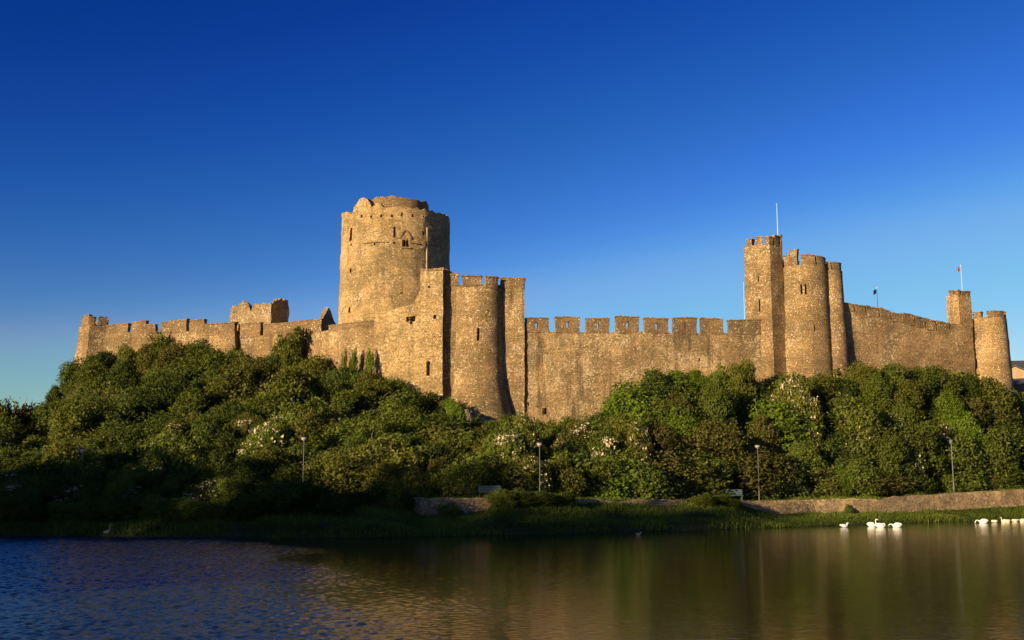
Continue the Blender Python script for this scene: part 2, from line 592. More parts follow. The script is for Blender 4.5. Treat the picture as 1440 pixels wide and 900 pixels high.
def merlon_bm(path, s0, s1, z0, z1, thick=.55, slit=None, off=.05, amp=.06, slope=0.):
    bm = bmesh.new()
    tf = lambda s: z1 + slope * (s - s0) / max(.01, s1 - s0)
    if slit:
        m = (s0 + s1) / 2
        a, b, zs, zt = m - slit / 2, m + slit / 2, z0 + .25 * (z1 - z0), z0 + .72 * (z1 - z0)
        for x0, x1, za, zb in ((s0, a, z0 - .15, z1), (b, s1, z0 - .15, z1), (a, b, z0 - .15, zs), (a, b, zt, z1)):
            shell(bm, path, x0, x1, za, zb, thick, du=.4, dz=.4, off=off)
    else:
        shell(bm, path, s0, s1, z0 - .15, tf, thick, du=.4, dz=.4, off=off)
    # weathered capstones
    if s1 - s0 > .5:
        shell(bm, path, s0 - .05, s1 + .05, z1 + .012 + min(0, slope) * .5, lambda s: tf(s) + .14, thick + .12, du=.4, dz=.3, off=off + .06)
    rough(bm, amp)
    return bm

def centre(path):
    c = Vector((0, 0))
    for p in path.p: c += p
    return c / len(path.p)

# ------------------------------------------------------------------ the castle
JIT = random.Random(21)
def wall_thing(name, label, cat, path, z0, top, thick, mat, merlons=(), windows=(), closed=False, flare=None,
               body='body', amp=.07, du=.55, pmat=None, group=None, mth=.55, smooth=38):
    """merlons: (px0, px1, py_top, slit); py measured on the photo; windows: (px0, px1, py0, py1, depth)"""
    c = centre(path)
    root = thing(name, label, cat, (c.x, c.y, z0), group)
    zt = top if not callable(top) else top(0)
    zm = (z0 + zt) / 2
    wins = []
    for a, b, ya, yb, dp in windows:
        sa = path.s_of(a, zt); Y = path.at(sa)[0].y
        za, zb = ZY(yb, Y), ZY(ya, Y)
        sa, sb = path.s_of(a, (za + zb) / 2), path.s_of(b, (za + zb) / 2)
        wins.append((min(sa, sb), max(sa, sb), za, zb, dp))
    bm = bmesh.new()
    shell(bm, path, 0, path.L, z0, top, thick, wins, du=du, flare=flare, closed=closed)
    rough(bm, amp)
    obj(body, bm, mat, root, smooth=smooth)
    for m in merlons:
        a, b, ya = m[0], m[1], m[2]
        slit = m[3] if len(m) > 3 else None
        sa, sb = path.s_of(a, zt), path.s_of(b, zt)
        sa, sb = min(sa, sb), max(sa, sb)
        Y = path.at((sa + sb) / 2)[0].y
        z1 = ZY(ya, Y)
        zb = top((sa + sb) / 2) if callable(top) else top
        sl = (ZY(m[4], Y) - z1) if len(m) > 4 else 0.
        JIT.random(); z1 += JIT.uniform(-.16, .06)
        obj('merlon', merlon_bm(path, sa, sb, zb, z1 - .1, mth, slit, slope=sl + JIT.uniform(-.05, .05), amp=.10), pmat or ST_PARA, root, smooth=38)
    return root, path

def back_merlons(root, path, top, h, n, gap=.45, mat=None, amp=.06):
    """merlons round the far side of a tower, where the photo shows only their tops"""
    step = path.L / n
    for k in range(n):
        s0 = k * step
        p, nn = path.at(s0 + step * .3)
        if nn.dot(-p.normalized()) > -.1: continue
        obj('merlon', merlon_bm(path, s0, s0 + step * (1 - gap), top, top + h, .5, amp=amp), mat or ST_PARA, root, smooth=38)

def X(px, py, Y): return P(px, py, Y).x
def pt(px, Y, py=470):
    v = P(px, py, Y); return (v.x, v.y)

# west end turret
pw = Path([pt(110, 145), pt(125, 141.2), pt(150, 142.2), pt(151, 147), pt(120, 149)], True)
zt = ZY(456, 142)
r, _ = wall_thing('west_turret', 'small square stone turret at the far west end of the curtain wall', 'tower', pw, 13, zt, .6, ST_WEST,
                  [(116, 125, 443.5), (125.5, 133, 443.5), (139, 150, 445)], flare=lambda z: max(0, min(1.0, (22.5 - z) * .12)))
back_merlons(r, pw, zt, 1.0, 6)

# west curtain wall
pw = Path([pt(147, 141.2), pt(240, 137.5), pt(331, 133.5)])
zt0 = ZY(466, 137.5)
def tw(s): return ZY(467, 141.2) + (ZY(465, 133.5) - ZY(467, 141.2)) * s / pw.L
wall_thing('curtain_wall', 'battlemented stone wall beside the west turret with blotches of pale mortar', 'wall', pw, 13, tw, 2.6, ST_WEST,
           [(149, 180, 455, None, 453), (186, 205, 450.5), (205.5, 219, 455), (227, 263, 452.5, None, 450), (267.5, 287, 448), (287.5, 330.5, 453)], amp=.10)

# wall from the step to the great tower
pw2 = Path([pt(333, 134.3), pt(440, 129.2), pt(528, 123.6)])
wall_thing('curtain_wall', 'stone wall with one narrow crenel below the small ruined tower and the gable', 'wall', pw2, 12, ZY(467, 129.6), 2.4, ST_WEST,
           [(335.5, 366, 453.5), (371, 452, 453), (462.5, 528, 453)], amp=.11)

# raised wall shoulder under the keep
pw3 = Path([pt(526, 123.4), pt(560, 121.8), pt(597, 120.6)])
def tsh(s):
    px = proj(*pw3.at(s)[0], 22)[0]
    py = np.interp(px, [526, 531, 545, 552, 562, 578, 588, 592], [452, 444, 441, 436, 431, 429, 416, 404])
    return ZY(float(py), pw3.at(s)[0].y)
wall_thing('shoulder_wall', 'ragged stone wall climbing in steps to the tall square turret', 'wall', pw3, 10.5, tsh, 2.6, ST_KEEP,
           windows=[(571, 584, 441, 452.5, .35), (576, 580, 452.5, 456, .5)], amp=.09)

# tall square turret
pt4 = Path([pt(590, 120.5), pt(622.3, 119.8), pt(620, 124.5), pt(592, 125)], True)
zt = ZY(380, 119.8)
r, _ = wall_thing('square_turret', 'tall plain square turret of pale flecked stone before the keep', 'tower', pt4, 9.5, zt, .7, ST_KEEP,
                  windows=[(609.5, 615, 443, 448.5, .7), (600, 605, 508, 529, .5), (602, 605, 402, 405, .4)],
                  flare=lambda z: max(0, (15 - z) * .05), amp=.07)
bm = bmesh.new()
shell(bm, pt4, 0, pt4.L, zt + .02, lambda s: zt + .28 + .12 * noise.noise(Vector((s * 1.3, 0, 0))), .8, off=.08, closed=True, du=.4)
rough(bm, .05)
obj('coping', bm, ST_PARA, r, smooth=38)

# wall behind the flanking tower
pw5 = Path([pt(618, 120.6), pt(660, 120.7), pt(703.5, 120.9)])
wall_thing('tower_wall', 'high stone wall with battlements between the square turret and the flanking tower', 'wall', pw5, 9.5, ZY(402, 121.6), 1.6, ST_TOWER,
           [(626, 645, 377, None, 386), (650.5, 677, 387.5)], amp=.07)
# round flanking tower with splayed foot
ctr = P(675, 480, 121.8)
pt5 = circle(ctr.x, ctr.y, 2.85)
zt = ZY(402, 118.6)
r, _ = wall_thing('flanking_tower', 'round stone flanking tower with a splayed foot and one arrow slit', 'tower', pt5, 8.0, zt, .7, ST_TOWER,
                  [(683, 700, 390)], windows=[(670.5, 674, 462, 480, .8)], closed=True,
                  flare=lambda z: max(0, 17.0 - z) ** 2 * .026 + max(0, 24 - z) * .012, amp=.06, du=.4)
# square return at the right of the tower
pw6 = Path([pt(702.5, 120.5), pt(737.5, 120.6), pt(736.5, 124.5), pt(704, 124.5)], True)
r, _ = wall_thing('wall_turret', 'square battlemented return with pale patches beside the round flanking tower', 'tower', pw6, 9.5, ZY(404, 120.7), .7, ST_WALL,
                  [(704, 737, 390.5)], closed=True, amp=.07)

# the long curtain wall in the middle
pw7 = Path([pt(737, 120.9), pt(900, 122.6), pt(1092, 125.6)])
def tmid(s): return ZY(467, 121.2) + (ZY(467, 124.2) - ZY(467, 121.2)) * s / pw7.L
mm = [(739, 772, 447.5, .26), (781, 815, 447, .26), (824, 857, 446.5, .26), (866, 899, 446, .26), (907, 940, 446, .26),
      (947.5, 980, 446.5, .1), (986.5, 1017.5, 448), (1025, 1087, 450)]
wall_thing('long_curtain_wall', 'long battlemented stone wall with slotted merlons running to the gatehouse', 'wall', pw7, 8.0, tmid, 1.8, ST_WALL, mm,
           windows=[(763, 769, 574, 583, .9), (742, 744.5, 566, 571, .4), (982.5, 985, 503, 508, .5), (846, 847.6, 500, 502, .4), (905, 906.6, 489, 491, .4), (812, 813.6, 531, 533, .4), (872, 873.4, 528, 530, .4), (1022, 1023.6, 486, 488, .4), (756, 758, 571, 574, .4)], amp=.08, mth=.5)

# gatehouse: angular tower, round tower, slim tower
pg1 = Path([pt(1050.5, 126.0), pt(1086.5, 124.7), pt(1104, 125.9), pt(1104, 129.5), pt(1052, 129.5)], True)
zt = ZY(344, 125)
wall_thing('gate_tower', 'tallest angular gatehouse tower with a ragged crown of merlons under the mast', 'tower', pg1, 12.5, zt, .6, ST_TOWER,
           [(1050.5, 1058, 335.5), (1063, 1073, 332.5), (1077, 1087, 330.5), (1089.5, 1095, 331.5), (1097.5, 1103.5, 332)],
           windows=[(1067.5, 1069.6, 421, 438, .6), (1066, 1068, 388, 396, .5)], flare=lambda z: max(0, 40 - z) * .004, amp=.07)
ctr = P(1135, 470, 126.6)
pg2 = circle(ctr.x, ctr.y, 2.6)
zt = ZY(374, 124.8)
r, _ = wall_thing('gate_tower', 'round gatehouse tower with paired slit windows beside the angular tower', 'tower', pg2, 12.5, zt, .6, ST_TOWER,
                  [(1103.5, 1110.5, 358.5), (1111, 1121.5, 350.5), (1127, 1147, 357), (1149.5, 1161, 360)],
                  windows=[(1126.2, 1128.6, 400, 414, .5), (1132, 1134.4, 400, 414, .5), (1144, 1145.6, 457, 467, .4)], closed=True,
                  flare=lambda z: max(0, 34 - z) * .020, amp=.06, du=.4)
back_merlons(r, pg2, zt, 1.2, 9)
ctr = P(1172, 470, 126.2)
pg3 = circle(ctr.x, ctr.y, 1.12, 40)
zt = ZY(380, 125.2)
r, _ = wall_thing('stair_tower', 'slim round stair tower at the east corner of the gatehouse', 'tower', pg3, 12.5, zt, .35, ST_TOWER,
                  [(1163, 1168, 367), (1169.5, 1182, 367)], closed=True, flare=lambda z: max(0, 33 - z) * .034, amp=.05, du=.35)
back_merlons(r, pg3, zt, .9, 5)

# east wall
pe = Path([pt(1178, 125.6), pt(1275, 128.9), pt(1368, 132.6)])
def te(s):
    px = proj(*pe.at(s)[0], 24)[0]
    return ZY(float(np.interp(px, [1178, 1187, 1238, 1331, 1338, 1368], [434, 436, 446, 468, 455, 459])), pe.at(s)[0].y)
em = []
for a, b in ((1187, 1199.5), (1201.5, 1217), (1219, 1235), (1237.5, 1252.5), (1254, 1269), (1270.5, 1284.5), (1286, 1300), (1301.5, 1315), (1316.5, 1334)):
    f = lambda p: float(np.interp(p, [1187, 1235, 1334], [425, 433, 455]))
    em.append((a, b, f(a), None, f(b)))
wall_thing('east_wall', 'long stone wall with closely set merlons running east from the gatehouse', 'wall', pe, 13, te, 1.8, ST_EAST, em, amp=.08, mth=.5)

# east corner towers
pk = Path([pt(1334.5, 133.2), pt(1351, 132.15), pt(1367.8, 132.9), pt(1367, 138), pt(1337, 138)], True)
zt = ZY(413, 132)
wall_thing('corner_turret', 'square battlemented turret with a flagpole at the east end of the wall', 'tower', pk, 13.5, zt, .5, ST_EAST,
           [(1335, 1341, 408.5), (1342, 1350, 408), (1352.5, 1358.5, 408.5), (1360, 1367, 410)], flare=lambda z: max(0, 34 - z) * .006, amp=.06)
ctr = P(1391.5, 480, 133.7)
pl = circle(ctr.x, ctr.y, 2.05, 56)
zt = ZY(446, 131.8)
r, _ = wall_thing('corner_tower', 'round pale stone tower at the easternmost end of the castle', 'tower', pl, 13.0, zt, .55, ST_ROUND,
                  [(1369.5, 1380, 437.5), (1387.5, 1400, 436), (1400.5, 1412, 436)], windows=[(1371, 1374.5, 469, 479, .6), (1374.5, 1376.2, 504, 518, .4)], closed=True,
                  flare=lambda z: max(0, 25 - z) * .035, amp=.05, du=.35)
back_merlons(r, pl, zt, .8, 7)

# the keep
kc = P(555.5, 400, 158)
KX, KY, KR = kc.x, kc.y, 7.90
pk2 = circle(KX, KY, KR, 110)
def tkeep(s):
    p, nn = pk2.at(s)
    px = proj(p.x, p.y, 43)[0]
    if nn.dot(-p) < 0: return ZY(306, 158)
    py = np.interp(px, [476, 482, 496, 498, 502, 505, 517, 521, 523, 528, 534, 540, 572, 590, 594, 597, 612, 620, 634],
                   [303, 299, 298.5, 291, 284, 280, 279, 283, 288, 287, 286.5, 291, 291, 294, 297, 294.5, 297, 300, 306])
    return ZY(float(py), p.y) + .45 * noise.noise(Vector((s * .8, 5, 0))) + .45 * noise.noise(Vector((s * 2.1, 9, 0)))
root, _ = wall_thing('keep', 'great round stone keep with a broken parapet rising above the walls', 'tower', pk2, 16, tkeep, 1.6, ST_KEEP,
                     windows=[(565.2, 575.2, 337.5, 347.5, 3.2),
                              (492, 495.6, 321, 339, .5), (492.4, 495, 379, 385, .5), (490.6, 493.6, 433, 441, .6), (553.5, 556.5, 319, 333, .45),
                              (593, 598, 325, 331, .5), (507, 509.5, 303, 306.5, .5), (520, 523, 303, 306.5, .5), (535, 538, 302, 305.5, .5),
                              (549, 553, 302.5, 306, .6), (564, 567, 299, 304, .5), (579, 582, 301, 305, .5), (594, 597, 303, 306, .5),
                              (553, 556, 340, 343, .4), (525, 528, 342, 345, .4), (493, 495, 343, 346, .4), (563, 566, 411, 414, .3)],
                     closed=True, flare=lambda z: max(0, 44 - z) * .008, amp=.11, du=.42)
def on_keep(px, z, d=0.):
    s = pk2.s_of(px, z)
    p, nn = pk2.at(s)
    f = max(0, 44 - z) * .008 + d
    return Vector((p.x + nn.x * f, p.y + nn.y * f, z)), s
# twin-light window head: pointed hood with two little arches and a mullion
def arc_strip(bm, sc, zc, half, rise, width, depth, offs, n=12):
    prev = None
    for k in range(n + 1):
        t = -1 + 2 * k / n
        ds = half * t
        dz = rise * (1 - abs(t) ** 1.7)
        ring = []
        for w, o in ((0, offs), (width, offs), (width, offs - depth), (0, offs - depth)):
            p, nn = pk2.at(sc + ds * (1 + w / half * .9))
            z = zc + dz + w
            f = max(0, 44 - z) * .008 + o
            ring.append(bm.verts.new((p.x + nn.x * f, p.y + nn.y * f, z)))
        if prev:
            for a in range(4):
                bm.faces.new((prev[a], ring[a], ring[(a + 1) % 4], prev[(a + 1) % 4]))
        else: bm.faces.new(ring)
        prev = ring
    bm.faces.new(prev[::-1])
zw0 = ZY(347.5, 150.5); zw1 = ZY(337.5, 150.5)
_, sw = on_keep(570.2, zw1)
fr_bm = bmesh.new()
arc_strip(fr_bm, sw, zw1 + .1, .72, 1.15, .16, .35, .10)
w_o = obj('window_hood', fr_bm, ST_PARA, root, smooth=30)
for d in (-.36, .36):
    b_ = bmesh.new()
    arc_strip(b_, sw + d, zw1 - .12, .28, .32, .12, .3, .04, 8)
    obj('window_arch', b_, ST_ROUND, w_o, smooth=30)
b_ = bmesh.new()
p_, n_ = pk2.at(sw)
shell(b_, pk2, sw - .62, sw + .62, zw0 - .22, zw0, .5, off=.22, du=.3)
obj('window_sill', b_, ST_ROUND, w_o)
# string course stubs, downpipe, inner drum
b_ = bmesh.new()
s0 = pk2.s_of(511, 38); s1 = pk2.s_of(546, 38); zz = ZY(341, 150.6)
shell(b_, pk2, min(s0, s1), max(s0, s1), zz - .12, zz, .3, off=.16, du=.4, flare=lambda z: max(0, 44 - z) * .008)
rough(b_, .05)
obj('string_course', b_, ST_PARA, root)
b_ = bmesh.new()
s0 = pk2.s_of(577, 38); s1 = pk2.s_of(590, 38)
shell(b_, pk2, min(s0, s1), max(s0, s1), zz - .12, zz, .3, off=.16, du=.4, flare=lambda z: max(0, 44 - z) * .008)
rough(b_, .05)
obj('string_course', b_, ST_PARA, root)
b_ = bmesh.new()
sp = pk2.s_of(600.5, 36)
shell(b_, pk2, sp - .10, sp + .10, ZY(380, 151.5), ZY(319, 151.5), .2, off=.10, du=.3, dz=1)
obj('downpipe', b_, LEADM, root)
pd = circle(KX + .55, KY, 4.25, 72)
b_ = bmesh.new()
zd = ZY(278.5, 154)
shell(b_, pd, 0, pd.L, 38, lambda s: zd + .45 * max(0, -pd.at(s)[1].x + .4) * .6 + .32 * noise.noise(Vector((s * .9, 0, 0))) + .34 * noise.noise(Vector((s * 2.6, 4, 0))), 1.2, closed=True, du=.45)
rough(b_, .08)
dr = obj('inner_drum', b_, ST_PARA, root, smooth=38)
b_ = bmesh.new()
rows = []
for k in range(7):
    a = k / 6 * math.pi / 2
    rr, z = 3.4 * math.cos(a) + .05, zd - .6 + 1.15 * math.sin(a)
    rows.append([b_.verts.new((KX + .55 + rr * math.cos(t), KY + rr * math.sin(t), z)) for t in (2 * math.pi * i / 40 for i in range(40))])
for a, c in zip(rows, rows[1:]):
    for i in range(40): b_.faces.new((a[i], a[(i + 1) % 40], c[(i + 1) % 40], c[i]))
b_.faces.new(rows[-1])
rough(b_, .09)
obj('dome', b_, ST_PARA, root, smooth=50)

# ruined tower and gable behind the west wall
pr = Path([pt(322, 155.5), pt(379.5, 150), pt(404.5, 157.5)])
def tr(s):
    px = proj(*pr.at(s)[0], 27)[0]
    py = np.interp(px, [322, 327, 335, 342, 350, 351.5, 353, 356, 358, 366, 379, 391, 393, 395, 397, 404.5],
                   [435, 431, 427, 424, 424.5, 436, 437, 431, 426, 427.5, 428.5, 422.5, 420, 420, 422, 421])
    return ZY(float(py), pr.at(s)[0].y) + .35 * noise.noise(Vector((s * 1.1, 0, 0))) + .35 * noise.noise(Vector((s * 2.9, 0, 0)))
wall_thing('ruined_tower', 'broken roofless stone tower standing behind the west wall', 'ruin', pr, 15, tr, 1.6, ST_RUIN, amp=.2, du=.4)
r = thing('ruined_gable', 'dark pointed stone gable standing up behind the wall beside the keep', 'ruin', (*pt(462, 145), 15))
A = [P(446.5, 456, 143), P(462, 431.5, 144.6), P(477.5, 448, 146.2)]
bmg = bmesh.new()
ax = Vector((A[2].x - A[0].x, A[2].y - A[0].y, 0)).normalized()
bk = Vector((-ax.y, ax.x, 0))
a0, a2 = Vector((A[0].x, A[0].y, 15)), Vector((A[2].x, A[2].y, 15))
e0, e2 = Vector((A[0].x, A[0].y, A[0].z - .8)), Vector((A[2].x, A[2].y, A[2].z - 1.6))
prof = [a0, a2, e2, Vector((A[1].x, A[1].y, A[1].z)), e0]
f1 = [bmg.verts.new(v) for v in prof]; f2 = [bmg.verts.new(v + bk * .8) for v in prof]
bmg.faces.new(f1); bmg.faces.new(f2[::-1])
for k in range(5): bmg.faces.new((f1[k], f2[k], f2[(k + 1) % 5], f1[(k + 1) % 5]))
bmesh.ops.subdivide_edges(bmg, edges=bmg.edges[:], cuts=4, use_grid_fill=True)
rough(bmg, .1)
obj('gable_wall', bmg, ST_RUIN, r)

# ------------------------------------------------------------------ tubes, boxes
def tube(bm, pts, radii, n=8, flat=1.0, cap=True):
    """flat scales the radius along world y (for bird bodies)"""
    pts = [Vector(p) for p in pts]
    rings = []
    for i, p in enumerate(pts):
        t = (pts[min(i + 1, len(pts) - 1)] - pts[max(i - 1, 0)]).normalized()
        ref = Vector((0, 1, 0)) if abs(t.y) < .9 else Vector((1, 0, 0))
        u = t.cross(ref).normalized()
        w = u.cross(t).normalized()
        f = flat[i] if isinstance(flat, (list, tuple)) else flat
        rings.append([bm.verts.new(p + u * math.cos(a) * radii[i] + w * math.sin(a) * radii[i] * f) for a in (2 * math.pi * k / n for k in range(n))])
    for a, b in zip(rings, rings[1:]):
        for k in range(n): bm.faces.new((a[k], a[(k + 1) % n], b[(k + 1) % n], b[k]))
    if cap:
        bm.faces.new(rings[0][::-1]); bm.faces.new(rings[-1])
def box(bm, c, d, bev=.0):
    c, d = Vector(c), Vector(d) / 2
    r = bmesh.ops.create_cube(bm, size=1)
    for v in r['verts']: v.co = Vector((c.x + v.co.x * 2 * d.x, c.y + v.co.y * 2 * d.y, c.z + v.co.z * 2 * d.z))
    if bev:
        es = list({e for v in r['verts'] for e in v.link_edges})
        bmesh.ops.bevel(bm, geom=es, offset=bev, segments=2, affect='EDGES')

# ------------------------------------------------------------------ masts and flags
def mast(px, py0, py1, Y, name, label, r0, mat, flag=None):
    a, b = P(px, py1, Y), P(px, py0, Y)
    root = thing(name, label, 'flagpole' if flag else 'mast', (a.x, a.y, a.z - 1.5))
    h = b.z - a.z + 1.5
    bm = bmesh.new()
    tube(bm, [(a.x, a.y, a.z - 1.5 + h * k / 6) for k in range(7)], [r0 * (1 - .45 * k / 6) for k in range(7)], 8)
    tube(bm, [(a.x, a.y, b.z), (a.x, a.y, b.z + .08), (a.x, a.y, b.z + .16)], [r0, r0 * 1.3, r0 * .4], 8)
    obj('pole', bm, mat, root, smooth=40)
    if flag:
        w, hh, drop, m = flag
        bm = bmesh.new()
        nx, nzz = 10, 6
        g = []
        for i in range(nx + 1):
            t = i / nx
            g.append([bm.verts.new((a.x - .08 - w * t * .9, a.y + .16 * w * math.sin(t * 7) * t - .1 * t, b.z - .15 - hh * j / nzz - drop * t ** 1.4)) for j in range(nzz + 1)])
        for i in range(nx):
            for j in range(nzz): bm.faces.new((g[i][j], g[i + 1][j], g[i + 1][j + 1], g[i][j + 1]))
        r = bmesh.ops.solidify(bm, geom=bm.faces[:], thickness=.012)
        obj('flag', bm, m, root, smooth=60)
    return root
def flagmat(name, field, bar1, bar2, w, h):
    s = NT(name)
    tc = s.n('ShaderNodeTexCoord')
    sp = s.n('ShaderNodeSeparateXYZ'); s.l(tc.outputs['Generated'], sp.inputs[0])
    dx = s.math('ABSOLUTE', s.math('SUBTRACT', sp.outputs['X'], .5))
    dz = s.math('ABSOLUTE', s.math('SUBTRACT', sp.outputs['Z'], .55))
    dd = s.math('ABSOLUTE', s.math('SUBTRACT', dx, dz))
    c = s.mix(s.math('LESS_THAN', dd, .07), field, bar2)
    c = s.mix(s.math('LESS_THAN', s.math('MINIMUM', dx, dz), .13), c, bar2)
    c = s.mix(s.math('LESS_THAN', s.math('MINIMUM', dx, dz), .08), c, bar1)
    s.principled(c, .8)
    return s.m
FLAGM = flagmat('flag_cloth', (.05, .06, .22), (.45, .06, .07), (.6, .58, .6), 1, 1)
mast(1094, 288, 335, 127.5, 'mast', 'bare white mast on top of the angular gatehouse tower', .055, MASTM)
mast(1047.3, 399, 452, 127.5, 'radio_mast', 'thin grey pole standing just behind the angular gatehouse tower', .035, POLEM)
mast(1234.5, 405, 436, 132.5, 'flagpole', 'small flagpole with limp flag behind the east wall', .04, MASTM, (.42, .55, .2, FLAGM))
mast(1353.5, 374, 413, 134.5, 'flagpole', 'white flagpole with a flying flag on the corner turret', .048, MASTM, (.55, .52, .12, FLAGM))

# ------------------------------------------------------------------ houses at the right edge
def house(px, Y, w, d, eave_py, ridge_py, label, ang=0., zb=10, wall=RENDERM, chim=False):
    c = P(px, eave_py, Y)
    zr = ZY(ridge_py, Y)
    root = thing('house', label, 'house', (c.x, c.y, zb))
    ca, sa = math.cos(ang), math.sin(ang)
    def T(x, y, z): return Vector((c.x + x * ca - y * sa, c.y + x * sa + y * ca, z))
    bm = bmesh.new()
    pr_ = [(-w / 2, zb), (w / 2, zb), (w / 2, c.z), (0, zr - .12), (-w / 2, c.z)]
    f = [bm.verts.new(T(x, 0, z)) for x, z in pr_]; b = [bm.verts.new(T(x, d, z)) for x, z in pr_]
    bm.faces.new(f); bm.faces.new(b[::-1])
    for k in range(5): bm.faces.new((f[k], b[k], b[(k + 1) % 5], f[(k + 1) % 5]))
    obj('wall', bm, wall, root)
    bm = bmesh.new()
    for sg in (-1, 1):
        q = [(0, -.3, zr), (0, d + .3, zr), (sg * (w / 2 + .35), d + .3, c.z - .15), (sg * (w / 2 + .35), -.3, c.z - .15)]
        up = [bm.verts.new(T(x, y, z + .16)) for x, y, z in q]; lo = [bm.verts.new(T(x, y, z + .01)) for x, y, z in q]
        bm.faces.new(up); bm.faces.new(lo[::-1])
        for k in range(4): bm.faces.new((up[k], lo[k], lo[(k + 1) % 4], up[(k + 1) % 4]))
    obj('roof', bm, SLATE, root)
    bm = bmesh.new()
    wc = T(0, -.03, c.z - 1.5)
    box(bm, wc, (1.0, .06, 1.3))
    wi = obj('window', bm, DARKGL, root)
    if chim:
        bm = bmesh.new()
        box(bm, T(0, d - .6, zr + .4), (.7, .6, 1.6), .03)
        obj('chimney', bm, wall, root)
house(1428, 176, 4.4, 8, 526, 514.5, 'ochre house with a slate roof just past the easternmost tower', -.5)
house(1452, 180, 7.5, 9, 521, 508, 'wide house with a dark slate roof behind the ochre gable', 1.35)
house(1447, 166, 4.5, 7, 541, 533, 'low dark roofed house below the ochre gable', 1.0, 8, SLATE)

# ------------------------------------------------------------------ waterside wall, lamps, benches
pq = Path([(XQ(q, float(Yw(q)) - .02), float(Yw(q)) - .02) for q in np.arange(575, 1660, 14.0)])
def twall(s):
    p = pq.at(s)[0]
    q = Q(p.x, p.y)
    z = float(Zp(q)) + .08
    return z + .06 * noise.noise(Vector((s * 1.2, 0, 0))) - .5 * max(0, noise.noise(Vector((s * .25, 3, 0))) - .1) * (1 if q < 1000 else .35)
root = thing('retaining_wall', 'low rubble retaining wall holding up the waterside path', 'wall', (pq.p[0].x, pq.p[0].y, .6))
bm = bmesh.new()
shell(bm, pq, 0, pq.L, .5, twall, .5, du=.5, dz=.35, off=.06)
rough(bm, .09)
obj('masonry', bm, ST_BANK, root, smooth=38)

def street_lamp(px, pyb, pyt, d, label, kind=0):
    q = px
    Y = float(Yw(q)) + d
    b = P(px, pyb, Y)
    x, z0 = XQ(q, Y), float(gz(XQ(q, Y), Y))
    z1 = ZY(pyt, Y)
    root = thing('street_lamp', label, 'street lamp', (x, Y, z0), 'lamps along the waterside path')
    bm = bmesh.new()
    if kind == 0:
        tube(bm, [(x, Y, z0 - .1), (x, Y, z0 + .9), (x, Y, z0 + 1.0), (x, Y, z1 - .25)], [.06, .055, .036, .028], 10)
        obj('pole', bm, METAL, root, smooth=40)
        bm = bmesh.new()
        tube(bm, [(x, Y, z1 - .27), (x, Y, z1 - .24), (x, Y, z1 - .12), (x, Y, z1)], [.05, .08, .24, .21], 16)
        h = obj('lamp_head', bm, LAMPG, root, smooth=40)
        bm = bmesh.new()
        tube(bm, [(x, Y, z1 + .003), (x, Y, z1 + .05), (x, Y, z1 + .09)], [.29, .27, .06], 18)
        obj('lamp_cap', bm, LAMPH, h, smooth=40)
    else:
        tube(bm, [(x, Y, z0 - .1), (x, Y, z0 + 1.1), (x, Y, z0 + 1.2), (x, Y, z1 - .1)], [.09, .085, .06, .05], 10)
        obj('pole', bm, METAL, root, smooth=40)
        bm = bmesh.new()
        tube(bm, [(x, Y, z1 - .55), (x, Y, z1 - .5), (x, Y, z1 - .15), (x, Y, z1 - .08)], [.07, .17, .22, .12], 14)
        h = obj('lamp_head', bm, METAL, root, smooth=40)
        bm = bmesh.new()
        tube(bm, [(x, Y, z1 - .1), (x - .12, Y, z1 + .06), (x - .3, Y, z1 + .1)], [.035, .03, .025], 8)
        tube(bm, [(x - .26, Y, z1 + .1), (x - .34, Y, z1 + .14), (x - .52, Y, z1 + .10)], [.05, .07, .03], 10)
        obj('bracket', bm, METAL, h, smooth=40)
street_lamp(114, 668, 633, 6.5, 'slender lamp standing among the shaded bushes at the west end of the path')
street_lamp(426, 683, 616, 3.3, 'slender lamp on the path under the west slope, shaded bush mound in front')
street_lamp(759, 696, 624, 3.3, 'disc headed lamp between a bench and white blossom under the long wall')
street_lamp(1067, 705, 627, 3.2, 'slender sunlit lamp where the lit retaining wall begins, by a bench')
street_lamp(1341, 693, 617, 3.4, 'sturdy green grey lamp with a bracket at the east end of the path', 1)

def bench(px, d, label):
    Y = float(Yw(px)) + d
    x = XQ(px, Y); z = float(gz(x, Y)) + .04
    root = thing('park_bench', label, 'bench', (x, Y, z), 'benches along the waterside path')
    for nm, parts in (('seat', [((x, Y - .05 - k * .13, z + .45), (1.85, .11, .045)) for k in range(4)]),
                      ('backrest', [((x, Y + .07 + k * .035, z + .60 + k * .17), (1.85, .045, .14)) for k in range(3)])):
        bm = bmesh.new()
        for c, dd in parts: box(bm, c, dd, .01)
        for sx in (-.8, 0, .8):
            if nm == 'seat': box(bm, (x + sx, Y - .24, z + .415), (.06, .5, .03))
            else: box(bm, (x + sx, Y + .155, z + .72), (.05, .035, .5))
        obj(nm, bm, BENCHM, root)
    for sx in (-.78, .78):
        bm = bmesh.new()
        box(bm, (x + sx, Y - .40, z + .2), (.07, .07, .4), .01)
        box(bm, (x + sx, Y + .02, z + .2), (.07, .07, .4), .01)
        box(bm, (x + sx, Y - .19, z + .12), (.05, .36, .05))
        obj('leg', bm, BENCHM, root)
bench(688.5, 3.3, 'teal slatted bench facing the pond above the crumbling wall')
bench(1030, 3.3, 'teal slatted bench by the start of the lit retaining wall')

